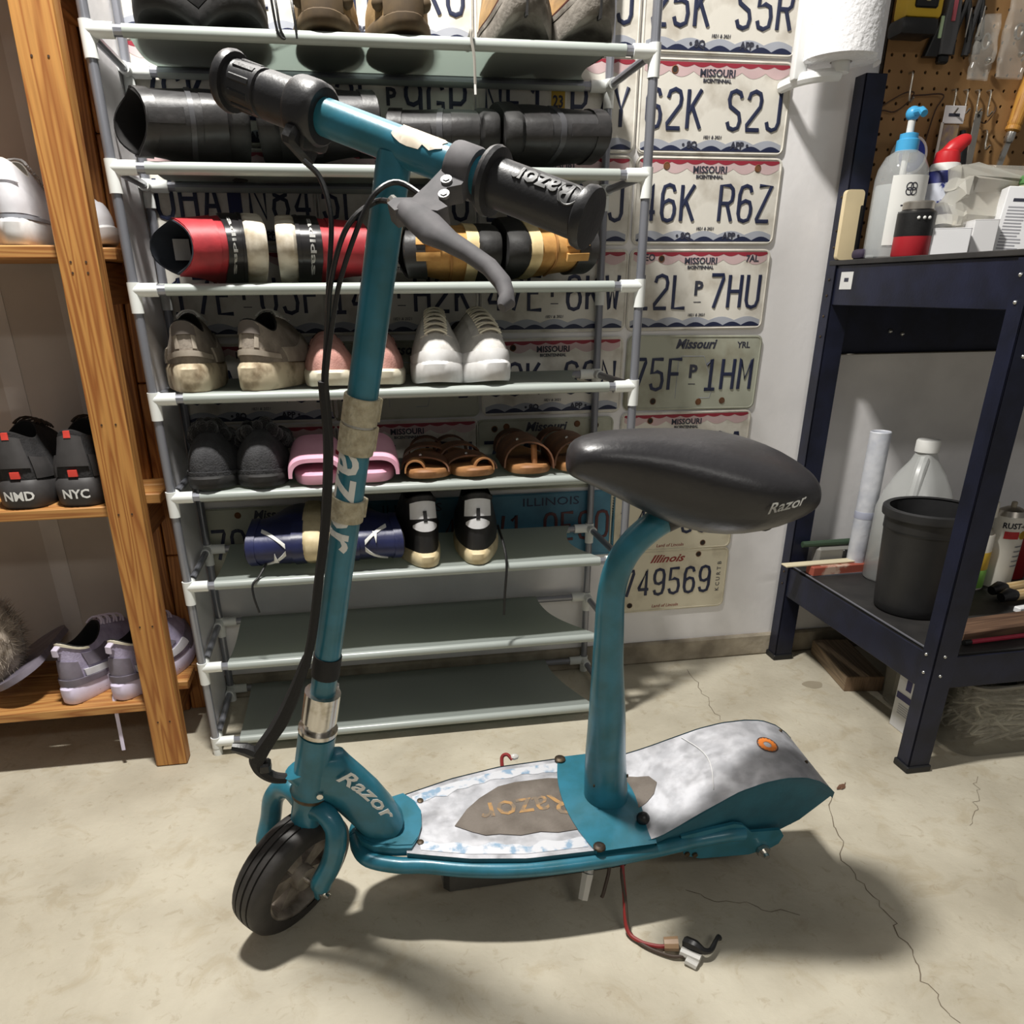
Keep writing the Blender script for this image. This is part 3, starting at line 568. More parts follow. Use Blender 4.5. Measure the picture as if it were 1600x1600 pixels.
# nose plate and rim tubes
nose = [(.190, -.014), (.183, -.036), (.172, -.052), (.150, -.049), (.120, -.040), (.103, -.026), (.096, -.008), (.096, .012), (.103, .032), (.120, .046), (.150, .054), (.172, .060), (.186, .042), (.193, .018)]
sp('nose_plate', add(prism(nose, .141, .1565), prism([(.1+(x-.1)*.97+.004, y*.9) for x, y in nose], .1565, .1580)), TEAL)
for s in (-1, 1):
    pth = [(.098, 0, .136), (.100, s*.02, .135), (.112, s*.042, .134)]+[(x, cyy(x)+s*(itp(hwp, x)+.003), .1335) for x in (.15, .19, .25, .33, .43, .50, .55, .59)]+[(.635, cyy(.635)+s*.083, .140), (.66, cyy(.66)+s*.081, .138)]
    sp('side_tube', tube(smooth_path(pth, 5), .0118, 14), TEAL)
    arm = [(.56, .150), (.60, .156), (.642, .161), (.656, .156), (.674, .138), (.722, .134), (.7305, .120), (.726, .104), (.715, .097), (.68, .089), (.60, .096), (.572, .108), (.565, .125)]
    o = sp('rear_arm', loft([[(x, cyy(.68)+s*.076, z) for x, z in arm], [(x, cyy(.68)+s*.0815, z) for x, z in arm]]), TEAL)
    mk('arm_bolt', add(*[cyl((x, cyy(.68)+s*.081, z), (x, cyy(.68)+s*.085, z), .0042, 8) for x, z in ((.588, .108), (.575, .112))]), BOLT, o)
    # tail side panel: deck curve above, bumper below
    up_ = [(x, itp(zp, x)) for x in (.50, .53, .556, .58, .60, .622, .644, .665, .68, .70, .715, .73, .745, .77)]
    panel = up_+[(.79, .200), (.803, .187), (.762, .134), (.735, .118), (.62, .112), (.52, .138)]
    def py(x, z): return cyy(x)+s*(itp(hwp, x)+.0015-(.006 if z < .14 else 0))
    sp('tail_side_panel', loft([[(x, py(x, z)-s*.003, z-.001) for x, z in panel], [(x, py(x, z), z-.001) for x, z in panel]]), TEALD, smooth=25)
sp('tail_back', loft([[(.803, y, .186) for y in (-.082, .044)]+[(.801, y, .186) for y in (.044, -.082)], [(.750, y, .124) for y in (-.078, .044)]+[(.748, y, .124) for y in (.044, -.078)]]), TEALD)
# seat bracket: a saddle plate over the deck
def brk(u, v, off=0):
    x = .412+.118*u; y = -.104+.205*v; fr = .010*(1-((v-.45)/.55)**2)
    x = x+(1-u)*(-.004+.020*(abs(v-.5)*2)**2)-u*.012*(abs(v-.5)*2)**2
    return (x, y, .1545+off+.008*math.exp(-(((x-.475)/.045)**2+(y/.05)**2)))
br = sp('seat_bracket', add(grid(lambda u, v: brk(u, v), 14, 14), grid(lambda u, v: brk(u, v, -.006), 14, 14), loft([[brk(0, k/13, o) for k in range(14)] for o in (0, -.006)], False, False, False), loft([[brk(1, k/13, o) for k in range(14)] for o in (0, -.006)], False, False, False)), TEAL, smooth=50)
for x, y in ((.434, -.097), (.429, .094)): mk('bracket_bolt', add(mv(lathe([(.009, 0), (.0088, .003), (.006, .005), (.003, .0052)], 12), x, y, .1545)), BOLT, br)
mk('bracket_knob', sphere((.512, -.061, .163), .010, n=12, m=7), BLK, br)
pp = smooth_path([(.476, 0, .150), (.4745, 0, .165), (.466, 0, .24), (.4605, 0, .312), (.452, 0, .40), (.4475, 0, .46), (.4445, 0, .51), (.449, 0, .548), (.463, 0, .578), (.487, 0, .602), (.520, 0, .622)], 5)
rp = []
for p in pp: rp.append(itp([(.15, .0335), (.2, .0315), (.312, .0262), (.40, .0212), (.46, .0192), (.51, .0178), (.65, .0172)], p.z))
sp('seat_post', tube(pp, rp, 24), TEAL, smooth=60)
for x, y, z, r in ((.4438, -.013, .236, .0058), (.446, -.020, .20, .003), (.4995, -.013, .205, .0035)): sp('paint_chip', sphere((x, y, z), r*.5, r*.5, r, 8, 6), BOLT)
# --- saddle
def saddle():
    secs = []   # x, half width, z top, z rim, z bottom
    S = [(.3725, .004, .703, .696, .690), (.375, .018, .716, .702, .686), (.384, .027, .724, .705, .681), (.402, .034, .729, .705, .673), (.435, .042, .731, .700, .656), (.47, .051, .730, .693, .637), (.507, .064, .727, .685, .619), (.545, .079, .722, .678, .609), (.582, .088, .716, .672, .608), (.618, .086, .706, .665, .616), (.65, .073, .694, .658, .629), (.672, .053, .681, .653, .640), (.683, .028, .669, .655, .647), (.6855, .008, .661, .656, .652)]
    rings = []
    for x, hw, zt, zr, zb in S:
        ring = []
        for q in range(28):
            a = 2*PI*q/28; c, s = math.cos(a), math.sin(a)
            y = hw*math.copysign(abs(c)**.8, c)
            if s >= 0: z = zr+(zt-zr)*abs(s)**.75
            else: z = zr-(zr-zb)*abs(s)**.8; y *= 1-.18*abs(s)
            ring.append((x, y, z-.012))
        rings.append(ring)
    return loft(rings)
bm_ = saddle()
sd = sp('saddle', bm_, SEATM, smooth=80)
md = sd.modifiers.new('s', 'SUBSURF'); md.levels = 1; md.render_levels = 1
mk('saddle_clamp', tube([(.50, 0, .612), (.535, 0, .628)], .019, 14), BLK, sd)
tg = subdiv_long(text('Razor', .0175, .0003, .25, .0003, sx=1.2), .006)
def on_sad(v):
    x = .604+v.x*.92; hw = itp([(.545, .079), (.582, .088), (.618, .086), (.65, .073), (.672, .053)], x); return V(x, -hw*.985-.0018, .668+v.y+(x-.6)*.16-.010)
mk('saddle_word', ([on_sad(Vector(v)) for v in tg[0]], tg[1]), WHITE, sd, smooth=0)
mk('saddle_hook', tube([(.625+.011*math.cos(a), -.02, .614+.014*math.sin(a)) for a in [PI+.2+PI*k/8*.9 for k in range(9)]], .005, 8), BLK, sd)
# --- battery box, stand, loose wires under the deck
bb = sp('battery_tray', add(box(.215, .50, -.070, .066, .066, .128, .008), box(.23, .47, -.058, .055, .058, .072, .004)), BLK)
mk('tray_print', mv(rot(text('LL', .018, .0003, 0, .001, sx=1.6), 'X', 90), .415, -.0705, .104), WHITE, bb)
RW = mat('red_wire', (140, 40, 38), .5); BRW = mat('brown_wire', (70, 56, 46), .6); CLR = mat('clear_nylon', (198, 196, 190), .3, var=.1)
def inv(x, y, z): return W_.inverted() @ V(x, y, z)
G0 = inv(.17, -.80, .11); 
tub('red_wire', [V(.505, -.05, .112), inv(.168, -.825, .09), inv(.162, -.86, .05), inv(.160, -.885, .012), inv(.172, -.905, .006), inv(.192, -.918, .006), inv(.205, -.922, .007)], .0032, RW)
tub('red_wire', [V(.45, -.04, .10), inv(.125, -.80, .093), inv(.155, -.80, .098), inv(.168, -.80, .095)], .0026, RW)
tub('brown_wire', [V(.512, -.05, .105), inv(.166, -.83, .085), inv(.162, -.865, .045), inv(.163, -.888, .009), inv(.178, -.915, .005), inv(.205, -.938, .005), inv(.224, -.944, .007)], .0026, BRW)
tub('brown_wire', [V(.51, -.04, .11), inv(.158, -.81, .085), inv(.147, -.825, .062), inv(.137, -.838, .042), inv(.134, -.84, .036)], .0028, BRW)
c1 = sp('wire_connector', add(tube([inv(.128, -.806, .088), inv(.118, -.818, .066)], [.005, .0075], 8), tube([inv(.118, -.818, .066), inv(.108, -.832, .03)], [.0095, .008], 6)), CLR)
c2 = sp('wire_plug', add(tube([inv(.203, -.920, .010), inv(.222, -.925, .012)], [.010, .011], 10)), mat('amber_clear', (170, 140, 110), .3))
sp('loose_switch', add(tube([inv(.222, -.936, .009), inv(.243, -.955, .008)], [.007, .007], 8), tube([inv(.224, -.950, .006), inv(.236, -.962, .004)], .006, 8)), CLR)
tub('switch_lever', [inv(.232, -.928, .016), inv(.240, -.940, .020), inv(.250, -.948, .016), inv(.262, -.946, .014), inv(.276, -.932, .017), inv(.282, -.928, .016)], [.009, .008, .005, .004, .003, .005], BLK)
tub('deck_wire', [(.335, .098, .145), (.337, .112, .158), (.345, .112, .163), (.352, .104, .158)], .003, RW)
sp('deck_plug', sphere((.356, .108, .160), .008, .006, .005, 8, 5), CLR)

# ================================================================== the wooden shelf on the left
PINE = wood_mat('pine_post', (206, 148, 78), (164, 100, 44), 'Z'); PINEX = wood_mat('pine_board', (204, 150, 86), (168, 108, 54), 'X'); PINED = wood_mat('pine_rear', (188, 126, 62), (142, 84, 36), 'Z', 1.2); PINEY = wood_mat('pine_rail', (178, 122, 66), (140, 88, 42), 'Y')
ws = thing('wooden_shelf', 'pine lumber shelf unit with slatted shelves at the left edge of the photo', 'shelf', (-1.0, -.15, 0))
wx = lambda x: x+1.0; wy = lambda y: y+.15
NAIL = mat('nail_hole', (70, 50, 32), .8)
def lean(g): return [V(v[0]+.0214*v[2], v[1], v[2]) for v in g[0]], g[1]      # the unit leans a little to the right
def wpart(n, b_, m, **k): return mk(n, lean(box(wx(b_[0]), wx(b_[1]), wy(b_[2]), wy(b_[3]), b_[4], b_[5], .002)), m, ws, **k)
for x0, x1 in ((-.614, -.555), (-1.44, -1.38)):
    p = wpart('front_post', (x0, x1, -.284, -.248, .001, 1.9), PINE)
    for z in (1.155, .90, .885, .66, .51, .30, .10):
        for dx in (.018, .04): mk('nail', lean(cyl((wx(x0+dx), wy(-.2847), z), (wx(x0+dx), wy(-.283), z), .0018, 6)), NAIL, p)
    wpart('rear_post', (x0-.012, x0+.026, -.052, -.014, .001, 1.9), PINED)
    for z0, z1 in ((.001, .36), (.362, .70), (.702, 1.10), (1.102, 1.5)): wpart('rear_block', (x0+.028, x0+.070, -.045, -.014, z0, z1), PINED)
SZ = (.137, .522, .924, 1.33)
for z in SZ:
    for x0, x1 in ((-.596, -.577), (-1.42, -1.40)): wpart('side_rail', (x0, x1, -.248, -.042, z-.085, z-.020), PINEY)
    for k in range(3):
        y0 = -.268+k*.083
        wpart('board', (-1.40 if k == 0 else -1.46, -.597+.0 if k == 0 else -.548+random.uniform(-.004, .004), y0+(.022 if k == 0 else 0), y0+.076, z-.019, z), PINEX)
wpart('front_ledger', (-1.38, -.612, -.268, -.247, SZ[0]-.019, SZ[0]-.0005), PINEX); wpart('front_ledger', (-1.38, -.612, -.268, -.247, SZ[1]-.019, SZ[1]-.0005), PINEX); wpart('front_ledger', (-1.38, -.612, -.268, -.247, SZ[2]-.019, SZ[2]-.0005), PINEX)
# ================================================================== shoes
LIN = mat('shoe_lining_dark', (24, 22, 22), .9); 
class Shoe:
    """a shoe: x heel->toe, z up; surface S(theta, t) from the sole rim (t=0) up to the collar (t=1)"""
    def __init__(s, L=.27, W=.098, sole=.028, soleh=None, spring=.012, toe=.05, col=(.27, .22, .27), ch=(.075, .058, .085), tall=0, side=1, open_=True, pinch=.82, ext=1.0, heel=.74, blunt=.85):
        s.__dict__.update(locals()); s.soleh = soleh or sole
    def out(s, th, k=1.0):
        c, q = math.cos(th), math.sin(th); c_ = math.copysign(abs(c)**(s.blunt if c < 0 else .85), c); q_ = math.copysign(abs(q)**.72, q)
        x = s.L*(.5+.5*c_*k); u = max(0, min(1, x/s.L))
        hw = s.W/2*(s.heel+(1-s.heel)*math.sin(PI*min(1, max(0, (u-.12)/.98)))**1.0+.04*u)
        y = hw*q_*k+s.side*s.W*.07*math.sin(PI*u**1.4)
        return V(x, y, 0)
    def top(s, x):
        u = x/s.L; return s.soleh+(s.sole-s.soleh)*min(1, max(0, u/.6))+s.spring*max(0, (u-.68)/.32)**2
    def bot(s, x): return s.spring*max(0, (x/s.L-.68)/.32)**2
    def S(s, th, t, off=0):
        c, q = math.cos(th), math.sin(th)
        B = s.out(th, .965); B.z = s.top(B.x)
        xc, a, b_ = s.col[0]*s.L, s.col[1]*s.L, s.col[2]*s.W*1.0
        h0, h1, h2 = s.ch; z = (h1+(h0-h1)*c*c) if c < 0 else (h1+(h2-h1)*c*c)
        K = V(xc+a*c, b_*math.copysign(abs(q)**.8, q)+s.side*s.W*.03, z+s.soleh)
        w = max(0, c)**1.3
        P1 = B+V(-.01*w*s.L*0, 0, (s.toe*1.15)*w+(K.z-B.z)*.40*(1-w))
        P1 += (B-V(s.L*.5, 0, B.z)).normalized()*.004
        if s.tall: P2 = K+V(0, 0, -(K.z-B.z)*(.55+.12*w))+V(.05*s.L*w, 0, 0)
        else:
            P2 = K.lerp(V(B.x, B.y, K.z), .30*w+.12); P2.z = K.z-(K.z-B.z)*(.30*(1-w)+.12*w)
        m = 1-t; p = B*m**3+P1*3*m*m*t+P2*3*m*t*t+K*t**3
        if off:
            e = .02; d1 = s.S(th+e, t)-s.S(th-e, t); t0, t1 = max(0, t-e), min(1, t+e); d2 = s.S(th, t1)-s.S(th, t0)
            n = d1.cross(d2)
            if n.length > 1e-12: p = p+n.normalized()*off
        return p
    def upper(s, n=32, m=11): return grid(lambda u, v: s.S(2*PI*u, v), n, m, True)
    def lining(s, n=32):
        cen = V(s.col[0]*s.L, 0, 0)
        def f(u, v):
            k = s.S(2*PI*u, 1); 
            if v < .34: return k+V(0, 0, .002*math.sin(PI*v/.34))+(V(cen.x, 0, k.z)-k)*(.10*v/.34)
            t = (v-.34)/.66; a = k+(V(cen.x, 0, k.z)-k)*.10; b_ = s.out(2*PI*u, .80); b_.z = s.top(b_.x)+.006
            return a.lerp(V(a.x*.6+b_.x*.4 if t < 1 else a.x, a.y, b_.z), t)
        g = grid(f, n, 7, True); vs, fs = g; k = len(vs); return vs, fs+[tuple(i*7+6 for i in range(n))]
    def solegeo(s, flare=.004, n=40, k0=.95):
        R_ = []
        for z, k in ((0, k0), (.12, k0+.035), (.5, 1.0), (.85, 1.0), (1, .975)):
            ring = []
            for i in range(n):
                p = s.out(2*PI*i/n, k+flare/s.W*(1 if z < .9 else 0)); p.z = s.bot(p.x)+(s.top(p.x)-s.bot(p.x))*z+(.002 if z == 1 else 0); ring.append(p)
            R_.append(ring)
        return loft(R_)
    def patch(s, a0, a1, t0, t1, off=.0022, n=14, m=6, shape=None):
        def f(u, v):
            if shape: u, v = shape(u, v)
            e = off
            return s.S(R(a0+(a1-a0)*u), t0+(t1-t0)*v, e)
        g = grid(f, n, m); 
        # skirt down to the surface
        per = [(i/(n-1), 0) for i in range(n)]+[(1, j/(m-1)) for j in range(1, m)]+[(i/(n-1), 1) for i in range(n-2, -1, -1)]+[(0, j/(m-1)) for j in range(m-2, 0, -1)]
        top = [f(*p) for p in per]; o2 = off; off = -.001; lo = []
        for u, v in per:
            if shape: u, v = shape(u, v)
            lo.append(s.S(R(a0+(a1-a0)*u), t0+(t1-t0)*v, -.001))
        return add(g, loft([top, lo], True, False, False))
    def laces(s, rows=4, t0=.62, t1=.95, ang=26, r=.0022):
        gs = []
        for k in range(rows):
            t = t0+(t1-t0)*k/(rows-1); an = ang*(1+.25*k/rows)
            for sg in (1, -1):
                pts = [s.S(R(sg*an*(1-2*j/6)), t+(.05*j/6), .004+.003*math.sin(PI*j/6)) for j in range(7)]
                gs.append(tube(pts, r, 5, True, .6))
        return add(*gs)
def pose(x, y, z, yaw=90, lie=None, roll=0, pit=0, W=.1):
    """yaw: direction of the toe in degrees (-90 towards the viewer). lie '-'/'+': on its side, collar towards -x / +x"""
    if lie:
        up = V(-1, 0, 0) if lie == '-' else V(1, 0, 0); fx = V(0, 1, 0) if yaw > 0 else V(0, -1, 0); yy = up.cross(fx)
        M = Matrix(((fx.x, yy.x, up.x, 0), (fx.y, yy.y, up.y, 0), (fx.z, yy.z, up.z, 0), (0, 0, 0, 1)))
        return Matrix.Translation((x, y, z+W/2)) @ Matrix.Rotation(R(roll), 4, 'Z') @ M
    return Matrix.Translation((x, y, z)) @ Matrix.Rotation(R(yaw), 4, 'Z') @ Matrix.Rotation(R(pit), 4, 'Y')
def shoe(S_, name, label, group, M, mu, ms, ml=LIN, cat='shoe', parts=(), sole=True, flare=.004):
    t = thing(name, label, cat, M=M, group=group)
    mk('upper', S_.upper(), mu, t, 60)
    if S_.open_: mk('lining', S_.lining(), ml, t, 60)
    mk('sole', S_.solegeo(flare), ms, t, 45)
    for nm, g, m in parts: mk(nm, g, m, t, 60)
    return t
def toe_at(x, y, z, L, yaw=-90, pit=0): # toe tip at (x,y): origin is the heel
    return pose(x-L*math.cos(R(yaw)), y-L*math.sin(R(yaw)), z, yaw, pit=pit)
BLEA = mat('black_leather', (48, 46, 46), .42, vs=30, rgb2=(36, 35, 35), bump=.15, bs=70); BSOLE = mat('black_rubber', (34, 33, 32), .7, vs=40, rgb2=(26, 25, 25), bump=.2, bs=90); GSOLE = mat('grey_crepe', (134, 128, 120), .8, vs=40, rgb2=(88, 82, 74), bump=.3, bs=160)
OLIVE = mat('olive_leather', (152, 126, 86), .7, vs=20, rgb2=(122, 98, 64), bump=.2, bs=90); OLIVD = mat('olive_dark', (92, 74, 48), .8, vs=30, rgb2=(70, 56, 38)); TANB = mat('tan_suede', (172, 138, 88), .85, vs=18, rgb2=(116, 92, 62), bump=.3, bs=60)
RACEK = lambda k: shelf_top(k)
ST_ = [RZ0+(7-k)*RSP+.0090 for k in range(8)]   # cloth top, k counted from the top
# ---- top shelf, toes over the front rail
z = ST_[0]
for i, (x, tx) in enumerate(((-.402, 'left one'), (-.288, 'right one, laces hanging'))):
    S_ = Shoe(.248, .108, .026, .03, .018, .066, (.28, .20, .30), (.14, .13, .15), tall=1, side=1-2*i)
    t = shoe(S_, 'black_boot', 'black lace-up boot at the left end of the top rack shelf, '+tx, 'black boots on the top shelf', toe_at(x, -.262, z, .248, -90+(-4 if i == 0 else 9)), BLEA, BSOLE, parts=[('toe_cap', S_.patch(-75, 75, .02, .42, .003), BLEA), ('welt', S_.patch(-110, 110, 0, .05, .004), BSOLE), ('laces', S_.laces(4, .55, .9), BLK), ('tongue', S_.patch(-22, 22, .5, 1.0, .0015), BLEA)])
    if i: mk('lace_end', add(tube(smooth_path([(.19, .03, .075), (.23, .047, .07), (.255, .052, .03), (.259, .054, .0), (.258, .06, -.012), (.259, .05, -.004), (.253, .045, .05)], 4), .002, 5), tube(smooth_path([(.19, .03, .075), (.24, .07, .06), (.262, .075, .02), (.261, .077, -.012)], 4), .002, 5)), BLK, t)
for i, (x, tx) in enumerate(((-.172, 'left'), (-.050, 'right'))):
    S_ = Shoe(.248, .100, .020, .026, .006, .072, (.27, .21, .30), (.09, .075, .11), side=1-2*i)
    chev = []
    for k in range(4):
        a = 6+k*7
        for sg in (1, -1): chev.append(tube([S_.S(R(sg*1.5), .30-.055*k, .0035), S_.S(R(sg*20), .40-.06*k, .0035), S_.S(R(sg*36), .43-.07*k, .003)], .0024, 5))
    lug = [sphere(S_.S(R(sg*40), .10, .0), .012, .012, .011, 10, 6) for sg in (1, -1)]+[S_.patch(-30, 30, .0, .12, .004)]
    fold = [tube([S_.S(R(a), .52+.06*k, .002) for a in range(-24, 25, 8)], .0025, 5) for k in range(2)]
    shoe(S_, 'hiking_shoe', 'olive brown hiking shoe with chevron toe rubber on the top rack shelf, '+tx+' one', 'hiking shoes on the top shelf', toe_at(x, -.264, z, .248, -90), OLIVE, OLIVD, parts=[('toe_chevrons', add(*chev), OLIVD), ('toe_lugs', add(*lug), OLIVD), ('creases', add(*fold), OLIVE), ('tongue', S_.patch(-24, 24, .66, 1.0, .002), OLIVD), ('laces', S_.laces(4, .62, .92), BLK)])
for i, (x, tx) in enumerate(((.131, 'left'), (.245, 'right'))):
    S_ = Shoe(.248, .106, .030, .034, .034, .062, (.27, .21, .30), (.10, .09, .13), tall=1, side=1-2*i)
    t = shoe(S_, 'tan_boot', 'tan suede boot with grey toe band on the top rack shelf, '+tx+' one', 'tan boots on the top shelf', toe_at(x, -.264, z, .248, -88+4*i), TANB, GSOLE, parts=[('toe_rand', S_.patch(-100, 100, 0, .045, .004), GSOLE), ('seam', tube([S_.S(R(a), .065, .002) for a in range(-100, 101, 10)], .0015, 5), mat('red_stitch', (92, 48, 42), .8)), ('tongue', S_.patch(-20, 20, .55, 1, .002), TANB), ('laces', S_.laces(4, .6, .92), OLIVD)])
    mk('sole_notch', box(.240, .2535, -.0015, .0015, .026, .05), BSOLE, t)
# laces hanging over the rail between them
t = thing('shoelace', 'loose grey shoelace hanging over the top rail between the hiking shoes and tan boots', 'shoelace', (.047, -.266, z)); mk('cord', tube(smooth_path([(.0, .06, .0035), (.0, .02, .0045), (0, .0, .0065), (-.001, -.0025, -.004), (.003, -.003, -.028), (.004, -.002, -.06)], 5), .0024, 6), mat('lace_grey', (150, 146, 138), .8), t); mk('aglet', cyl((.004, -.002, -.06), (.0045, -.002, -.074), .002, 6), WHITE, t)
# ---- second shelf: four black boots on their sides, soles facing
BOOT = mat('black_boot_upper', (52, 51, 52), .5, vs=26, rgb2=(38, 37, 38), bump=.2, bs=60); SHINE = mat('boot_grey_band', (70, 70, 73), .4)
z = ST_[1]
SX = .0
def lyingboot(x, y, lie, label, grp, W=.118, H=.155, L=.244, mu=BOOT, ms=BSOLE, dark=LIN, parts=None, name='black_boot', roll=0, yaw=90, tall=1, ch=None, sole=.026, rot_side=1, cat='shoe'):
    S_ = Shoe(L, W, sole, sole+.004, .010, .06, (.30, .27, .36), ch or (H, H-.01, H), tall=tall, side=rot_side)
    return S_, shoe(S_, name, label, grp, pose(x, y, z, yaw, lie, roll, W=W), mu, ms, dark, parts=parts(S_) if parts else [])
def bparts(S_): return [('ankle_band', S_.patch(110, 250, .42, .50, .0015, shape=lambda u, v: (u, v+.6*math.sin(PI*u))), SHINE), ('heel_panel', S_.patch(140, 220, .02, .34, .0015), BLEA), ('pull_loop', S_.patch(172, 188, .62, .99, .004), BLEA), ('cuff_padding', S_.patch(60, 300, .90, 1.0, .0025), BLEA)]
lyingboot(-.290, -.255, '-', 'black boot lying on its side, open end at the left post of the second shelf', 'black boots lying on the second shelf', parts=bparts, roll=10, ch=(.115, .135, .165))
lyingboot(-.281, -.262, '+', 'black boot lying sole to sole with the leftmost boot, behind the handlebar grip', 'black boots lying on the second shelf', parts=bparts)
lyingboot(.093, -.256, '-', 'smooth black boot lying on its side just right of the scooter stem', 'smooth black boots on the second shelf', W=.100, H=.15, parts=bparts)
lyingboot(.102, -.256, '+', 'smooth black boot lying on its side at the right end of the second shelf', 'smooth black boots on the second shelf', W=.100, H=.145, parts=bparts)
# ---- third shelf
z = ST_[2]
REDU = mat('red_synthetic', (176, 44, 52), .55, vs=30, rgb2=(140, 34, 42), bump=.1); BSHINE = mat('shiny_black', (42, 40, 42), .3, vs=24, rgb2=(28, 27, 28)); WSOLE = mat('dirty_white_rubber', (214, 206, 190), .7, vs=30, rgb2=(160, 146, 122), lo=.35, hi=.6)
NAVL = mat('navy_insole', (36, 42, 52), .8); 
def rparts(S_, sg=1):
    w = []
    g = subdiv_long(text('adidas', .030, .0003, 0, .0006), .006)
    def f(v): q = min(.985, abs(v.x)/(S_.W*.385))**(1/.72); return S_.S(PI+sg*math.copysign(math.asin(q), v.x), .19+(v.y*sg+.004)*4.0, .0042)
    w = ([f(Vector(v)) for v in g[0]], g[1])
    return [('toe_shell', S_.patch(90, 270, .0, .36, .003), BSHINE), ('brand_word', w, WHITE), ('red_band', S_.patch(85, 275, .52, .99, .002), REDU), ('welt_line', S_.patch(88, 272, .0, .05, .0045), BSHINE)]
S1, t = lyingboot(-.284, -.268, '-', 'red and black shoe with dirty white sole, opening facing left, third shelf', 'red and black shoes on the third shelf', W=.112, ch=(.078, .105, .142), H=.118, mu=REDU, ms=WSOLE, dark=NAVL, parts=lambda s: rparts(s, -1), name='red_shoe', sole=.030, roll=10)
mk('size_label', xf(box(-.0006, .0006, -.016, .016, -.013, .013), Matrix.Translation((.134, .004, .128)) @ Matrix.Rotation(R(-10), 4, 'Y')), mat('paper_label', (205, 203, 200), .8), t)
lyingboot(-.271, -.266, '+', 'red and black shoe with dirty white sole, its opening hidden behind the scooter stem', 'red and black shoes on the third shelf', W=.110, H=.118, mu=REDU, ms=WSOLE, dark=NAVL, parts=lambda s: rparts(s, 1), name='red_shoe', sole=.028, roll=3, rot_side=-1)
TAN = mat('tan_nubuck', (204, 158, 92), .75, vs=22, rgb2=(168, 122, 62), bump=.2, bs=60); CRM = mat('cream_rand', (226, 206, 158), .7, vs=30, rgb2=(196, 174, 128)); 
def tparts(S_): return [('cuff', S_.patch(0, 359.9, .80, 1.0, .005, 30), BLEA), ('rand', S_.patch(0, 359.9, .0, .16, .003, 30), CRM), ('lace_strap', S_.patch(165, 178, .60, .90, .008), TAN), ('lace_strap', S_.patch(188, 201, .60, .90, .008), TAN), ('panel_seam', S_.patch(100, 260, .40, .44, .003), mat('tan_seam', (158, 112, 58), .8))]
lyingboot(.094, -.262, '-', 'tan winter boot with black cuff lying on its side, behind the brake lever', 'tan winter boots on the third shelf', W=.098, H=.125, mu=TAN, ms=BSOLE, parts=tparts, name='winter_boot', sole=.034)
lyingboot(.106, -.262, '+', 'tan winter boot with black cuff lying at the right end of the third shelf', 'tan winter boots on the third shelf', W=.096, H=.118, mu=TAN, ms=BSOLE, parts=tparts, name='winter_boot', sole=.034)
# ---- fourth shelf
z = ST_[3]
GREYS = mat('taupe_mesh', (148, 138, 126), .8, vs=40, rgb2=(122, 113, 102), bump=.25, bs=220); GOVER = mat('taupe_overlay', (176, 166, 152), .5, vs=30, rgb2=(150, 140, 126)); CHUNK = mat('dirty_cream_sole', (206, 192, 164), .7, vs=26, rgb2=(122, 106, 82), lo=.36, hi=.58, bump=.2); CHAR = mat('taupe_dark', (104, 96, 90), .8)
for i, (x, rzz, tx) in enumerate(((-.436, 92, 'left one, beside the rack post'), (-.340, 75, 'right one'))):
    S_ = Shoe(.248, .096, .034, .044, .012, .05, (.25, .20, .28), (.068, .048, .075), side=1-2*i)
    legs = [tube([S_.S(R(180+sg*a), t, .003) for a, t in ((10, .92), (16, .86), (24, .98))], .006, 6) for sg in (1, -1)]
    shoe(S_, 'grey_sneaker', 'chunky taupe sneaker seen heel first on the fourth shelf, '+tx, 'grey sneakers on the fourth shelf', pose(x, -.252, z, rzz), GREYS, CHUNK, parts=[('heel_tab', S_.patch(152, 208, .66, .995, .004, shape=lambda u, v: (u, v*(1-.3*abs(2*u-1)**2))), CHAR), ('heel_band', S_.patch(120, 240, .12, .24, .003, shape=lambda u, v: (u, v+.5*math.sin(PI*u))), GOVER), ('overlay_arm', S_.patch(0, 1, 0, 1, .002, shape=lambda u, v: (158+10*u-6*v, .34+.62*v)), GOVER), ('overlay_arm', S_.patch(0, 1, 0, 1, .002, shape=lambda u, v: (202-10*u+6*v, .34+.62*v)), GOVER), ('side_overlay', S_.patch(40, 110, .05, .45, .003), GOVER), ('side_overlay', S_.patch(250, 320, .05, .45, .003), GOVER), ('laces', S_.laces(), WHITE)], flare=.006)
PINKC = mat('dusty_pink_canvas', (196, 148, 138), .85, vs=50, rgb2=(172, 124, 114), bump=.25, bs=300); CSOLE = mat('cream_rubber', (226, 220, 200), .6, vs=30, rgb2=(206, 198, 176))
for i, (x, tx) in enumerate(((-.207, 'left one, behind the brake cables'), (-.118, 'right one, just right of the stem'))):
    S_ = Shoe(.25, .092, .024, .024, .006, .046, (.27, .23, .28), (.056, .046, .064), side=1-2*i)
    shoe(S_, 'slip_on_shoe', 'dusty pink slip-on on the fourth shelf, '+tx, 'pink slip-ons on the fourth shelf', toe_at(x, -.258, z, .25, -90+3-6*i), PINKC, CSOLE, parts=[('elastic', S_.patch(60, 84, .7, .98, .002), PINKC), ('elastic', S_.patch(276, 300, .7, .98, .002), PINKC)])
WCAN = mat('white_canvas', (210, 207, 202), .8, vs=40, rgb2=(188, 185, 180), bump=.2, bs=260); WRUB = mat('white_rubber', (226, 226, 226), .5, vs=26, rgb2=(202, 200, 198)); GTONG = mat('grey_tongue', (178, 172, 164), .85)
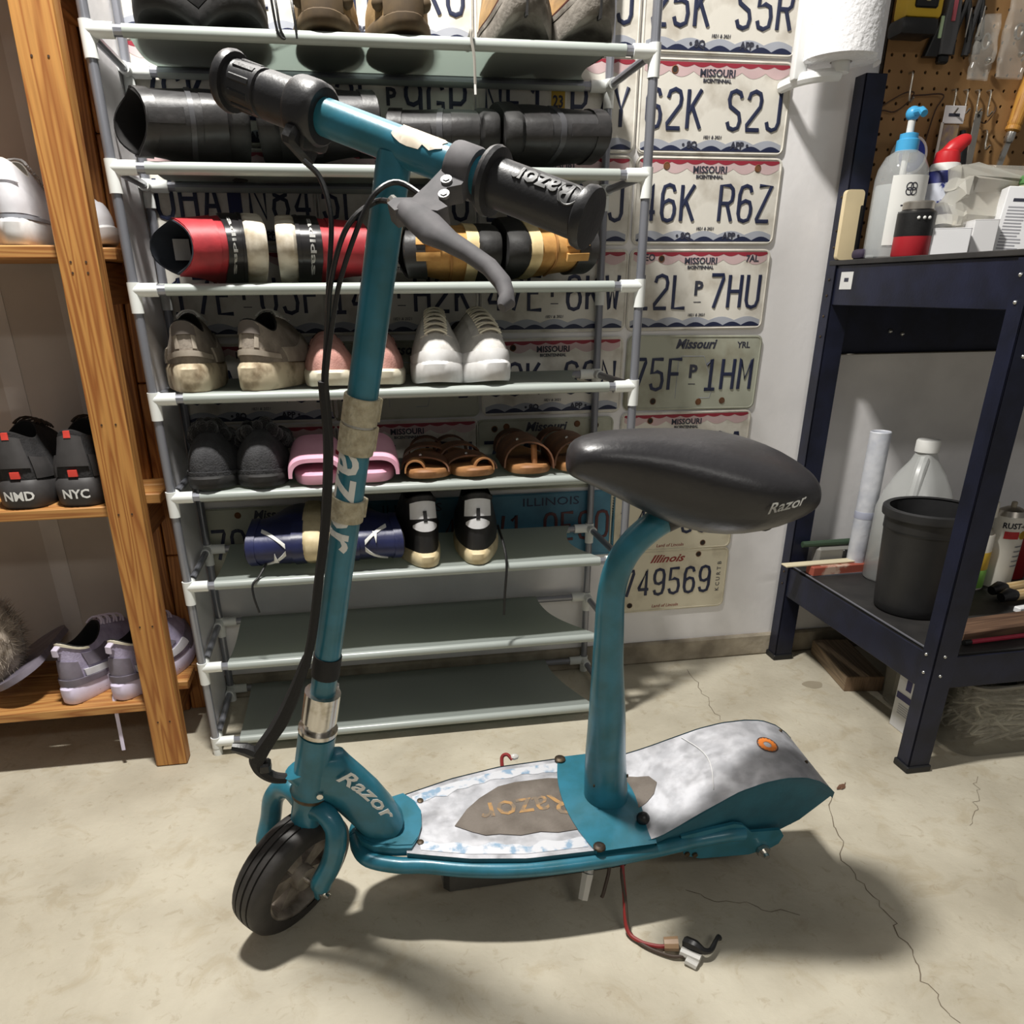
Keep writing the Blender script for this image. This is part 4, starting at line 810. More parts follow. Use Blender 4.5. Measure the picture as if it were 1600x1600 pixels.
for i, (x, dz, tx) in enumerate(((-.023, -94, 'left one'), (.082, -84, 'right one'))):
    S_ = Shoe(.246, .100, .034, .034, .008, .036, (.27, .22, .34), (.062, .05, .085), side=1-2*i)
    shoe(S_, 'white_sneaker', 'white laced canvas sneaker facing out on the fourth shelf, '+tx, 'white sneakers on the fourth shelf', toe_at(x, -.262, z, .246, dz), WCAN, WRUB, parts=[('toe_bumper', S_.patch(-80, 80, .0, .16, .0025), WRUB), ('tongue', S_.patch(-14, 14, .44, 1.0, .0012), GTONG), ('laces', S_.laces(6, .40, .93, 17, .0034), CSOLE), ('eyelet_panel', S_.patch(13, 34, .40, .97, .002), WCAN), ('eyelet_panel', S_.patch(326, 347, .40, .97, .002), WCAN)])
# ---- fifth shelf
z = ST_[4]
FUZZ = mat('black_fleece', (24, 23, 24), .98, vs=90, rgb2=(16, 15, 16), bump=1, bs=320, sheen=.3); SLIPS = mat('slipper_grey', (58, 58, 60), .9, vs=50, rgb2=(44, 44, 46), bump=.5, bs=300)
for i, (x, tx) in enumerate(((-.436, 'left'), (-.341, 'right'))):
    S_ = Shoe(.246, .100, .022, .022, .004, .062, (.33, .27, .34), (.040, .045, .078), side=1-2*i)
    t = shoe(S_, 'slipper', 'black fleece slipper with rubber sole on the fifth shelf, '+tx+' one', 'black slippers on the fifth shelf', toe_at(x, -.262, z, .246, -90), SLIPS, BSOLE, FUZZ, 'slipper', parts=[('sole_line', S_.patch(-90, 90, .0, .04, .003), SLIPS)])
    # fluffy lining rolled over the collar
    vs = []; gs = []
    for k in range(60):
        a = 2*PI*random.random(); p = S_.S(a, .70+.30*random.random(), .003); gs.append(sphere(p, .010+random.random()*.006, n=7, m=5))
    mk('fleece_roll', add(*gs), FUZZ, t, 80)
PINKS = mat('pink_foam', (232, 176, 196), .6, vs=20, rgb2=(220, 160, 182)); HEART = mat('red_mark', (150, 36, 44), .6)
for i, (x, tx) in enumerate(((-.247, 'left one with a red mark'), (-.146, 'right one, just right of the stem'))):
    t = thing('slide_sandal', 'pink foam slide on the fifth shelf, '+tx, 'sandal', M=toe_at(x, -.262, z, .24, -90), group='pink slides on the fifth shelf')
    S_ = Shoe(.24, .098, .020, .024, .004, .05, side=1-2*i)
    mk('footbed', S_.solegeo(.003), PINKS, t)
    def strap(u, v, o=0):
        a = PI*u; x_ = .235-.115*v+.012*math.sin(a)*0; hw = .050+.0015-o; h = (.034+.024*v)-o
        return (x_, -hw*math.copysign(abs(math.cos(a))**.6, math.cos(a))*(1 if v > .3 else .94+.06*v/.3), .016+h*math.sin(a)**.75)
    mk('strap', add(grid(lambda u, v: strap(u, v), 22, 8), grid(lambda u, v: strap(u, v, .007), 22, 8), loft([[strap(q/21, 0, o) for q in range(22)] for o in (0, .007)], False, False, False), loft([[strap(q/21, 1, o) for q in range(22)] for o in (0, .007)], False, False, False)), PINKS, t, 60)
    if i == 0: mk('red_mark', loft([[V(*strap(u, v))+V(.002, 0, .0008) for u, v in ((.84, .35), (.70, .30), (.70, .48), (.80, .5))], [V(*strap(u, v))-V(.001, 0, .001) for u, v in ((.84, .35), (.70, .30), (.70, .48), (.80, .5))]]), HEART, t, 0)
BRN = mat('brown_leather', (112, 74, 50), .55, vs=30, rgb2=(84, 54, 36), bump=.15); TANF = mat('tan_footbed', (176, 128, 82), .6, vs=30, rgb2=(142, 98, 60))
def sandal(x, yaw, label, grp, ring):
    S_ = Shoe(.25, .094, .014, .016, .006, .03, side=1)
    t = thing('leather_sandal', label, 'sandal', M=toe_at(x, -.262, z, .25, yaw), group=grp)
    mk('footbed', S_.solegeo(.001), TANF, t)
    def arch(x0, x1, h, w, sk=0, y0=0):
        f = lambda u, v, o=0: (x0+(x1-x0)*v+sk*u, y0-(w-o)*math.cos(PI*u), .012+(h-o)*math.sin(PI*u)**.8)
        return add(grid(lambda u, v: f(u, v), 14, 4), grid(lambda u, v: f(u, v, .003), 14, 4), loft([[f(q/13, 0, o) for q in range(14)] for o in (0, .003)], False, False, False), loft([[f(q/13, 1, o) for q in range(14)] for o in (0, .003)], False, False, False))
    if ring:
        mk('toe_ring', arch(.195, .228, .024, .020, .0, .018 if x > -.05 else -.018), TANF, t, 60); mk('strap', arch(.13, .19, .026, .046, .03), BRN, t, 60); mk('strap', arch(.08, .125, .030, .046, -.03), BRN, t, 60); mk('heel_strap', arch(.01, .03, .034, .036), BRN, t, 60)
    else:
        mk('strap', arch(.10, .215, .050, .047, .02), BRN, t, 60); mk('thong', tube([(.215, .012, .014), (.205, .012, .052)], .006, 8), TANF, t); mk('heel_strap', arch(.01, .05, .042, .04), BRN, t, 60)
    mk('rivet', sphere((.19, -.008 if ring else -.018, .060 if not ring else .038), .0035, n=8, m=5), CHROME, t)
sandal(-.052, -96, 'brown leather sandal with toe ring beside the pink slides, left of its pair', 'toe ring sandals on the fifth shelf', True)
sandal(.047, -84, 'brown leather sandal with toe ring, right of its pair on the fifth shelf', 'toe ring sandals on the fifth shelf', True)
sandal(.148, -92, 'brown riveted strap sandal on the fifth shelf, partly behind the saddle nose', 'riveted sandals on the fifth shelf', False)
sandal(.247, -90, 'brown riveted sandal mostly hidden behind the scooter saddle', 'riveted sandals on the fifth shelf', False)
# ---- sixth shelf
z = ST_[5]
NAVYU = mat('navy_leather', (40, 46, 92), .4, vs=20, rgb2=(28, 32, 66), bump=.12, bs=60); GUM = mat('cream_gum_sole', (222, 206, 168), .6, vs=40, rgb2=(196, 178, 138)); 
def nparts(S_): return [('white_stripe', S_.patch(0, 1, 0, 1, .002, shape=lambda u, v: (181+44*v+9*u, .32+.5*v)), WHITE), ('white_stripe', S_.patch(0, 1, 0, 1, .002, shape=lambda u, v: (179-44*v-9*u, .32+.5*v)), WHITE), ('toe_panel', S_.patch(120, 240, .0, .20, .003), NAVYU), ('tick_mark', S_.patch(150, 176, .52, .62, .004, shape=lambda u, v: (u, v*(1-u)+u*.5)), WHITE), ('collar_pad', S_.patch(60, 300, .90, 1.0, .0025), NAVYU)]
S_, t = lyingboot(-.250, -.264, '-', 'navy leather cleat with white stripe lying on its side, opening facing left', 'navy cleats on the sixth shelf', W=.108, H=.105, mu=NAVYU, ms=GUM, parts=nparts, name='navy_shoe', sole=.030, tall=1)
mk('lace_end', tube(smooth_path([(.02, .03, .105), (.004, .05, .120), (-.004, .062, .132), (-.010, .085, .132), (-.012, .115, .126)], 5), .0022, 6), BLK, t)
lyingboot(-.236, -.264, '+', 'navy leather cleat with white stripe lying right of the scooter stem', 'navy cleats on the sixth shelf', W=.106, H=.105, mu=NAVYU, ms=GUM, parts=nparts, name='navy_shoe', sole=.030, rot_side=-1)
BNU = mat('black_smooth_leather', (38, 37, 38), .45, vs=30, rgb2=(28, 27, 28), bump=.1); WLEA = mat('white_leather', (226, 226, 228), .5, vs=30, rgb2=(206, 205, 206))
for i, (x, tx, pt) in enumerate(((-.052, 'left', -24), (.045, 'right', -24))):
    S_ = Shoe(.236, .088, .024, .026, .006, .05, (.29, .23, .34), (.112, .095, .12), side=1-2*i)
    M = pose(x, -.258, z, 90+(4 if i == 0 else -4))
    t = shoe(S_, 'black_white_sneaker', 'black and white mid sneaker, heel out, on the sixth shelf, '+tx+' one', 'black and white sneakers on the sixth shelf', M, BNU, GUM, parts=[('white_heel', S_.patch(135, 225, .58, .90, .002), WLEA), ('heel_oval', S_.patch(146, 214, .36, .54, .003, shape=lambda u, v: (u, .5+(v-.5)*math.sin(PI*(.08+.84*u)))), WLEA), ('heel_tab', S_.patch(177, 183, .52, .72, .004), BNU), ('collar', S_.patch(90, 270, .92, 1.0, .002), BNU), ('toe_cap', S_.patch(-60, 60, .0, .3, .003), BNU), ('laces', S_.laces(4), BLK)])
    if i: mk('lace_end', tube(smooth_path([(.06, -.045, .06), (.01, -.052, .03), (-.012, -.054, .0), (-.016, -.05, -.055), (-.017, -.048, -.10)], 5), .0026, 6), BLK, t)
# ---- wooden shelf shoes
z = SZ[2]+.0005
WLE = mat('white_shoe_leather', (222, 222, 226), .5, vs=26, rgb2=(204, 203, 208), bump=.1)
for i, (x, y, yw, tx) in enumerate(((-.642, -.262, 95, 'heel cut by the left photo edge'), (-.552, -.225, 60, 'toe showing right of the post'))):
    S_ = Shoe(.25, .090, .030, .036, .008, .048, (.27, .22, .28), (.078, .060, .085), side=1-2*i)
    M = pose(-.655, -.258, z, 96) if i == 0 else pose(-.555, -.215, z, 100)
    if i == 1: M = toe_at(-.548, -.195, z, .25, -14)
    shoe(S_, 'white_trainer', 'white leather trainer on the upper wooden shelf, '+tx, 'white trainers on the wooden shelf', M, WLE, WRUB, GTONG, parts=[('heel_counter', S_.patch(125, 235, .08, .55, .003, shape=lambda u, v: (u, v*(.7+.3*math.sin(PI*u)))), WLE), ('heel_tab', S_.patch(150, 210, .60, .99, .004), WLE), ('sole_stripe', S_.patch(60, 300, .0, .06, .004), GWAVE), ('laces', S_.laces(), WRUB), ('toe_cap', S_.patch(-60, 60, .0, .3, .003), WLE)]) if i == 0 else None
z0_ = SZ[2]
S_ = Shoe(.25, .085, .026, .028, .008, .042, (.27, .22, .28), (.06, .05, .07), side=-1)
shoe(S_, 'white_trainer', 'white trainer whose toe shows right of the wooden front post, upper shelf', 'white trainers on the wooden shelf', toe_at(-.555, -.13, z, .24, -38), WLE, WRUB, GTONG, parts=[('laces', S_.laces(), WRUB), ('toe_cap', S_.patch(-60, 60, .0, .3, .003), WLE)])
z = SZ[1]+.0005
BK = mat('black_knit', (44, 43, 44), .85, vs=60, rgb2=(32, 31, 32), bump=.3, bs=260); BKM = mat('dark_grey_heel', (66, 64, 64), .6, vs=30, rgb2=(54, 52, 52)); REDT = mat('coral_red', (232, 74, 62), .6)
for i, (x, word, tx) in enumerate(((-.742, 'NMD', 'heel marked NMD'), (-.651, 'NYC', 'heel marked NYC, beside the post'))):
    S_ = Shoe(.246, .092, .032, .046, .010, .05, (.25, .21, .30), (.080, .062, .085), side=1-2*i, heel=.94, blunt=.40)
    g = subdiv_long(text(word, .021, .0003, 0, .0005, sx=.98), .004)
    def f(v, S_=S_):
        q = min(.97, abs(v.x)/.0440)**(1/.72); th = PI+math.copysign(math.asin(q), v.x); p = S_.out(th, 1.0+.004/.09); return V(p.x-.0016-v.z, p.y, .022+v.y)
    t = shoe(S_, 'black_sneaker', 'black knit sneaker on the middle wooden shelf, '+tx, 'black sneakers on the wooden shelf', pose(x, -.262, z, 90), BK, BKM, parts=[('heel_panel', S_.patch(150, 210, .25, .90, .003), BKM), ('heel_tab', S_.patch(174, 186, .84, 1.0, .004), REDT), ('red_tab', S_.patch(175, 185, .06, .18, .004), REDT), ('side_panel', S_.patch(100, 145, .05, .5, .003), BKM), ('side_panel', S_.patch(215, 260, .05, .5, .003), BKM), ('laces', S_.laces(), BLK)])
    mk('heel_word', ([f(Vector(v)) for v in g[0]], g[1]), WHITE, t, 0)
z = SZ[0]+.0005
LAV = mat('lavender_mesh', (176, 168, 192), .75, vs=40, rgb2=(146, 138, 162), bump=.25, bs=260); GREYP = mat('grey_purple', (128, 122, 134), .5, vs=30, rgb2=(108, 102, 114)); LAVS = mat('lavender_sole', (226, 218, 238), .6, vs=20, rgb2=(206, 196, 220)); PALE = mat('pale_strap', (214, 206, 226), .6)
for i, (x, tx) in enumerate(((-.755, 'left one, lace hanging down'), (-.664, 'right one, half behind the post'))):
    S_ = Shoe(.246, .082, .030, .038, .012, .05, (.27, .22, .29), (.085, .062, .09), side=1-2*i)
    t = shoe(S_, 'lavender_sneaker', 'lavender running shoe on the lowest wooden shelf, '+tx, 'running shoes on the wooden shelf', pose(x, -.250, z, 68), LAV, LAVS, parts=[('heel_counter', S_.patch(140, 220, .10, .55, .003), GREYP), ('heel_clip', S_.patch(110, 250, .0, .14, .006), GREYP), ('side_stripe', S_.patch(225, 300, .15, .32, .004), WLE), ('side_panel', S_.patch(235, 290, .40, .8, .003), GREYP), ('collar_rim', S_.patch(100, 260, .93, 1.0, .003), CSOLE), ('laces', S_.laces(), PALE), ('toe_cap', S_.patch(-60, 60, .0, .3, .003), GREYP)])
    mk('pull_tab', tube([S_.S(PI, .93, .004), S_.S(PI, .86, .014), S_.S(PI, .70, .012)], .007, 6, True, .35), PALE, t)
    for k in range(3):
        a = 232+k*16; p0, p1 = S_.out(R(a), 1.04), S_.out(R(a+9), 1.04)
        mk('sole_cutout', loft([[V(p0.x, p0.y, .010)+n_, V(p1.x, p1.y, .010)+n_, V((p0.x+p1.x)/2, (p0.y+p1.y)/2, .025)+n_] for n_ in (V(0, 0, 0), V(0, .006, 0))]), GREYP, t, 0)
    if i == 0: mk('lace_end', tube(smooth_path([(.10, -.045, .085), (.062, -.066, .04), (.038, -.072, .012), (.030, -.074, -.01), (.026, -.075, -.06), (.020, -.078, -.105)], 5), .004, 6, True, .4), PALE, t)
# sheepskin slipper leaning at the left edge
FUR = mat('grey_fur', (176, 164, 150), .98, vs=60, rgb2=(120, 108, 96), sheen=.3); t = thing('fur_slipper', 'fluffy grey fur slipper at the left photo edge on the lowest wooden shelf', 'slipper', (-.885, -.245, SZ[0]+.0005))
mk('sole', xf(prism(rrect(.10, .24, .045, 5, 0, .0), -.006, .006), Matrix.Translation((.04, .11, .058)) @ Matrix.Rotation(R(-28), 4, 'Y')), GREYP, t); mk('upper', sphere((.0, .06, .118), .048, .062, .088, 18, 12), FUR, t, 80)
vs = []; fs = []
for k in range(2600):
    a = random.uniform(0, 2*PI); c = random.uniform(-1, 1); s_ = math.sqrt(1-c*c); d = V(s_*math.cos(a), s_*math.sin(a), c)
    p = V(d.x*.048, .06+d.y*.062, .118+d.z*.088); q = p+(d+V(random.uniform(-.7, .7), random.uniform(-.7, .7), random.uniform(-.7, .7)))*.012; sd_ = d.cross(V(random.random(), random.random(), random.random())).normalized()*.0009
    i0 = len(vs); vs += [p+sd_, p-sd_, q]; fs.append((i0, i0+1, i0+2))
mk('fur', (vs, fs), FUR, t, 0, kind='stuff')
# ================================================================== steel workbench on the right
BLUE = mat('blue_black_steel', (32, 36, 58), .42, .3, vs=20, rgb2=(24, 27, 42), bump=.05, bs=200); BLKTOP = mat('black_board', (48, 46, 45), .6, vs=16, rgb2=(34, 33, 33), bump=.1)
SCREW = mat('bright_screw', (200, 200, 196), .25, .9); FOOT = mat('black_foot', (22, 22, 24), .5)
bench = thing('workbench', 'dark blue steel workbench with lower shelf at the right edge of the photo', 'workbench', (1.45, -.3, 0))
bx = lambda x: x-1.45; by = lambda y: y+.3
def bpart(n, x0, x1, y0, y1, z0, z1, m=None, bev=.0015): return mk(n, box(bx(x0), bx(x1), by(y0), by(y1), z0, z1, bev), m or BLUE, bench)
for xs in (1, -1):
    for y0, y1, top in ((-.576, -.540, .8945), (-.0505, -.0145, 1.222)):
        X0, X1 = (.831, .876) if xs > 0 else (2.024, 2.069)
        sy = -1 if y0 < -.3 else 1
        yo = y0 if sy < 0 else y1
        # L section: outer side plate and outer front or back plate
        so = (X0, X0+.003) if xs > 0 else (X1-.003, X1)
        p = mk('post', add(box(bx(so[0]), bx(so[1]), by(y0), by(y1), .004, top, .0008), box(bx(X0), bx(X1), by(yo if sy < 0 else yo-.003), by(yo+.003 if sy < 0 else yo), .004, top, .0008)) if sy < 0 else add(box(bx(so[0]), bx(so[1]), by(y0), by(y1), .004, top, .0008), box(bx(X0), bx(X1), by(y0), by(y0+.003), .004, top, .0008)), BLUE, bench)
        mk('foot', box(bx(X0-.004), bx(X1+.003), by(y0-.004), by(y1+.003), 0, .014, .002), FOOT, p)
        if xs > 0:
            gs = []
            if sy < 0:
                for y, z in ((-.553, .871), (-.556, .833), (-.552, .243), (-.556, .208)): gs.append(sphere((bx(.8305), by(y), z), .0032, n=8, m=5))
                for x, z in ((.850, .845), (.850, .800), (.850, .757), (.849, .247), (.849, .208)): gs.append(sphere((bx(x), by(-.5765), z), .0032, n=8, m=5))
            else:
                for z in (1.02, .96, .93, .87, .84, .80, .76, .23, .20): gs.append(sphere((bx(.8305), by(-.033), z), .0026, n=8, m=5))
                gs.append(sphere((bx(.86), by(-.0185), .60), .0035, n=8, m=5))
            for g in gs: mk('screw', g, SCREW if sy < 0 else BOLT, p)
for xs, x0, x1 in ((1, .8345, .838), (-1, 2.062, 2.0655)):
    bpart('side_beam', x0, x1, -.56, -.042, .822, .897); bpart('side_beam', x0, x1, -.56, -.042, .172, .243)
    bpart('beam_lip', x0, x0+.025, -.56, -.042, .822, .8245)
bpart('front_beam', .87, 2.03, -.5725, -.569, .822, .897); bpart('front_beam', .85, 2.05, -.5725, -.569, .178, .243); bpart('rear_beam', .838, 2.06, -.024, -.0205, .722, .835); bpart('rear_beam', .838, 2.06, -.024, -.0205, .178, .243)
bpart('beam_lip', .838, 2.06, -.040, -.024, .722, .7245, mat('beam_edge', (120, 116, 108), .5))
bpart('bench_top', .829, 2.071, -.578, -.026, .897, .906, BLKTOP, .001); sh = bpart('lower_shelf', .842, 2.058, -.566, -.038, .236, .246, BLKTOP, .001); bpart('shelf_edge', .842, .845, -.566, -.038, .2425, .248, RAIL, .0005); mk('shelf_board', box(bx(.846), bx(2.05), by(-.125), by(-.122), .245, .249), RAIL, bench)
for x, z in ((1.0, .768), (1.03, .762)): mk('screw', sphere((bx(x), by(-.0245), z), .005, n=8, m=5), SCREW, bench)
st = mk('paper_sticker', box(bx(.8335), bx(.8344), by(-.112), by(-.070), .852, .884), mat('sticker_paper', (214, 214, 212), .7), bench)
mk('printed_mark', box(bx(.8331), bx(.8336), by(-.099), by(-.084), .866, .873), INK, st)
# ---- pegboard: a real perforated sheet
PEG = mat('pegboard_brown', (164, 126, 80), .65, vs=10, rgb2=(142, 106, 64), bump=.1)
pb = thing('pegboard', 'brown perforated pegboard on the wall above the workbench', 'pegboard', (1.36, -.016, .92))
px0, pz0, st_ = -.478, -.012, .0257; vs = []; fs = []; NX, NZ = 37, 27
for i in range(NX):
    for j in range(NZ):
        cx, cz = px0+st_*(i+.5)+.0045, pz0+st_*(j+.5)+.004; k = len(vs); h = st_/2
        sq = [(cx-h, cz-h), (cx, cz-h), (cx+h, cz-h), (cx+h, cz), (cx+h, cz+h), (cx, cz+h), (cx-h, cz+h), (cx-h, cz)]
        for q in range(8): vs.append((sq[q][0], 0, sq[q][1]))
        for q in range(8): a = R(-135+45*q); vs.append((cx+.0031*math.cos(a), 0, cz+.0031*math.sin(a)))
        for q in range(8): a = R(-135+45*q); vs.append((cx+.0031*math.cos(a), .004, cz+.0031*math.sin(a)))
        for q in range(8): n_ = (q+1) % 8; fs += [(k+q, k+n_, k+8+n_, k+8+q), (k+8+q, k+8+n_, k+16+n_, k+16+q)]
mk('board', (vs, fs), PEG, pb, 0); mk('backing', box(px0+.004, px0+NX*st_, .0045, .012, pz0, pz0+NZ*st_), mat('board_dark', (44, 34, 24), .9), pb)
# ---- things hanging on the pegboard (front face at y = -.016)
PY = -.0165
HOOK = mat('zinc_hook', (186, 180, 168), .3, .9)
def hook(x, z, l=.045, label='', grp='peg hooks in a row'):
    t = thing('peg_hook', label, 'hook', (x, PY, z), group=grp)
    mk('wire', tube(smooth_path([(0, .004, 0), (0, -.006, 0), (0, -.012, -.004), (0, -.013, -l*.7), (0, -.018, -l), (0, -.028, -l+.006)], 4), .0018, 8), HOOK, t); return t
hk = [hook(1.042+.0257*k, 1.206, .040+.004*(k == 3), d) for k, d in enumerate(('steel peg hook, leftmost of the four in a row, carrying the white header card', 'second steel peg hook of the row of four, empty', 'third steel peg hook of the row of four, carrying the steel strip', 'rightmost steel peg hook of the row of four'))]
hook(1.130, 1.140, .034, 'steel peg hook set lower, left of the chisel', 'single peg hooks'); hook(.942, 1.231, .05, 'steel peg hook above the blue pump head', 'single peg hooks')
YEL = mat('tape_yellow', (214, 176, 40), .45); 
t = thing('tape_measure', 'yellow and black tape measure on the pegboard at the top photo edge', 'tape measure', (.922, -.045, 1.278))
mk('body', box(-.040, .034, -.022, .022, .026, .085, .008, 2), YEL, t); mk('lower_case', box(-.046, .030, -.024, .024, 0, .028, .008, 2), BLK, t); mk('face_panel', box(-.026, .020, -.0235, -.021, .040, .080, .003), BLK, t); mk('face_mark', box(-.006, .004, -.0245, -.0232, .050, .075, .002), mat('pale_mark', (206, 196, 150), .5), t)
GRY = mat('tool_grey', (86, 86, 88), .45, vs=30)
t = thing('utility_knife', 'grey and black utility knife hanging beside the tape measure', 'knife', (.998, -.030, 1.258)); mk('handle', loft([[(x*(.9+.2*math.sin(k)), y, .0+k*.025) for x, y in rrect(.034, .018, .006)] for k in range(5)]), GRY, t); mk('slider', box(-.004, .004, -.0115, -.008, .05, .09, .001), mat('pink_slider', (190, 92, 104), .5), t); mk('nose', box(-.012, .010, -.007, .007, -.014, .0, .003), BLK, t)
t = thing('folding_knife', 'black folding knife with pale green strip under the tape measure', 'knife', (.968, -.030, 1.254)); mk('handle', loft([[(x+.006*k, y, .022*k) for x, y in rrect(.030-.004*k, .014, .005)] for k in range(4)]), BLK, t); mk('glow_strip', box(.006, .013, -.009, -.006, .028, .062, .001), mat('pale_green', (196, 222, 180), .5), t)
for nm, x, z, w, h, lab in (('pliers', 1.028, 1.258, .030, .09, 'black pliers hanging right of the utility knife'), ('snips', 1.056, 1.262, .020, .09, 'thin black snips hanging right of the black pliers'), ('cutters', 1.190, 1.29, .026, .06, 'black handled cutters at the top right photo corner')):
    t = thing(nm, lab, 'tool', (x, -.030, z))
    for s_ in (-1, 1): mk('handle', tube(smooth_path([(s_*w*.5, 0, 0), (s_*w*.55, 0, h*.35), (s_*w*.15, 0, h*.8), (0, 0, h)], 4), [.007, .007, .006, .005], 8), BLK, t)
    mk('jaw', tube([(0, 0, h), (0, 0, h+.05)], [.008, .003], 8), CHROME, t); mk('highlight_bar', cyl((.004, -.007, h*.3), (.006, -.007, h*.8), .0012, 6), CHROME, t)
BAG = glass_mat('clear_film', (226, 222, 212), .12, .22)
def crumple(w, d, h, seed, n=14, m=12, amp=.010):
    return loft([[V(x*(1-.25*abs(j/m-.5)), y*(.35+.65*math.sin(PI*(.12+.76*j/m))), h*j/m)+V(*(amp*noise.noise(V(x*40+seed, j*.9, k_*1.3+seed)) for k_ in range(3))) for x, y in rrect(w, d, min(w, d)*.4, 5)] for j in range(m+1)])
for x, z, w, h, lab, sd in ((1.082, 1.222, .05, .10, 'narrow clear plastic package hanging left of centre on the pegboard', 1), (1.150, 1.228, .066, .12, 'wide clear plastic package hanging at the upper right of the pegboard', 5)):
    t = thing('clear_package', lab, 'package', (x, -.030, z), group='clear packages on the pegboard'); mk('film', crumple(w, .018, h, sd, amp=.006), BAG, t, 20)
    mk('fitting', add(tube([(.008*math.cos(a), 0, h*.6+.012*math.sin(a)) for a in [PI*k/6 for k in range(13)]], .003, 6), sphere((.012, -.004, h*.30), .006, n=8, m=5)), CHROME, t)
WD = wood_mat('chisel_handle', (214, 158, 72), (176, 114, 42), 'Z', 2)
t = thing('chisel', 'chisel with varnished wooden handle hanging at the right photo edge', 'chisel', M=Matrix.Translation((1.166, -.032, 1.062)) @ Matrix.Rotation(R(12), 4, 'Y'))
mk('blade', loft([[(x, y, z) for x, y in ((-.006, -.002), (.006, -.002), (.006, .002), (-.006, .002))] for z in (0, .06)]), CHROME, t); mk('ferrule', mv(lathe([(.008, 0), (.0095, .005), (.0095, .018), (.008, .02)], 14), 0, 0, .058), CHROME, t)
mk('handle', mv(lathe([(.010, 0), (.014, .003), (.0145, .008), (.013, .011), (.0145, .016), (.0135, .022), (.015, .035), (.0175, .07), (.0165, .11), (.012, .13), (.004, .135)], 18), 0, 0, .076), WD, t)
t = thing('file_package', 'white header card with long clear strip hanging behind the red spray cap', 'package', (1.043, -.034, 1.06)); mk('header_card', box(-.022, .024, -.001, .001, .088, .118, .0008), mat('card_white', (218, 214, 214), .6), t); mk('slot', box(-.012, .012, -.0016, -.0009, .100, .105), INK, t); mk('strip', box(-.024, -.019, -.001, .001, .0, .09), mat('card_edge', (206, 200, 190), .5), t); mk('insert', box(-.018, .016, -.001, .001, .02, .086), mat('dim_insert', (112, 98, 104), .5, rgb2=(150, 128, 92), vs=60), t)
t = thing('steel_strip', 'grey steel strip hanging from the third peg hook', 'ruler', (1.093, -.034, 1.045)); mk('blade', box(-.004, .012, -.001, .001, 0, .125, .0005), STEEL, t); mk('end_hole', cyl((.004, -.0018, .117), (.004, -.0008, .117), .003, 8), HOLE, t)
t = thing('shears', 'black shears handle hanging left of the steel strip', 'shears', (1.071, -.030, 1.03)); mk('handle', loft([[(x*.8+.012*math.sin(k*.5), y, .018*k) for x, y in rrect(.036-.004*k, .012, .005)] for k in range(7)]), BLK, t)
WIRE = mat('rusty_wire', (74, 52, 38), .7)
t = thing('wire_hanger', 'thin brown wire loop on the pegboard beside the blue pump', 'wire', (.94, -.022, 1.17)); mk('wire', tube(smooth_path([(-.055, 0, -.06), (-.052, 0, -.005), (-.02, 0, -.003), (.003, -.004, .012), (.012, -.006, .028), (-.01, -.004, .026), (-.05, 0, .005)], 5), .0013, 6), WIRE, t); mk('wire_bar', tube(smooth_path([(.012, 0, .024), (.04, 0, .026), (.078, -.004, .026), (.066, -.004, .0), (.06, 0, -.05)], 5), .0014, 6), WIRE, t)
t = thing('wire_coil', 'thin brown wire hanging right of the hook row', 'wire', (1.122, -.022, 1.16)); mk('wire', tube(smooth_path([(-.02, 0, .0), (0, -.004, -.008), (.018, 0, .01), (.02, 0, .02)], 5), .0011, 6), WIRE, t)
t = thing('blue_tape_roll', 'blue ring with white rim behind the pump bottle', 'tape', (.958, -.038, 1.092)); mk('ring', xf(lathe([(.014, -.010), (.030, -.010), (.030, .010), (.014, .010), (.014, -.010)], 28, False), Matrix.Rotation(R(90), 4, 'X')), mat('blue_plastic', (36, 74, 176), .45), t); mk('rim', xf(lathe([(.0285, -.012), (.033, -.012), (.033, .011), (.0285, .011), (.0285, -.012)], 28, False), Matrix.Rotation(R(90), 4, 'X')), WHITE, t)
# ---- paper towel
PAPER = mat('paper_towel', (232, 232, 234), .9, vs=40, var=.04, bump=.6, bs=130)
t = thing('paper_towel_roll', 'white paper towel roll on the wall above the workbench post', 'paper towel', (.750, -.095, 1.226)); mk('roll', lathe([(.019, 0), (.062, 0), (.0665, .003), (.0665, .277), (.062, .28), (.019, .28), (.019, 0)], 40, False), PAPER, t, 40); mk('core', lathe([(.019, .001), (.019, .279), (.0175, .279), (.0175, .001), (.019, .001)], 24, False), mat('towel_core', (150, 144, 136), .9), t)
mk('loose_sheet', loft([[(.0677*math.cos(a), .0677*math.sin(a), z) for a in [R(-60+8*k) for k in range(9)]] for z in (-.006, .276)], False, False, False), PAPER, t)
HOLD = mat('holder_white', (234, 235, 234), .4, var=.03)
t = thing('paper_towel_holder', 'white plastic wall holder carrying the paper towel roll', 'holder', (.686, -.001, 1.206)); mk('back_plate', box(-.014, .012, -.075, -.055, -.004, .32, .004, 2), HOLD, t); mk('arm', add(tube(smooth_path([(0, -.006, -.002), (.0, -.05, -.002), (.010, -.082, -.002), (.035, -.094, -.0), (.064, -.094, .002)], 5), .0105, 10), cyl((.064, -.094, .004), (.064, -.094, .032), .0165, 18)), HOLD, t); mk('mount_disc', xf(lathe([(.017, -.02), (.02, -.012), (.02, .0), (.017, .0)], 18), Matrix.Rotation(R(-90), 4, 'X') @ Matrix.Rotation(PI, 4, 'X')), HOLD, t)
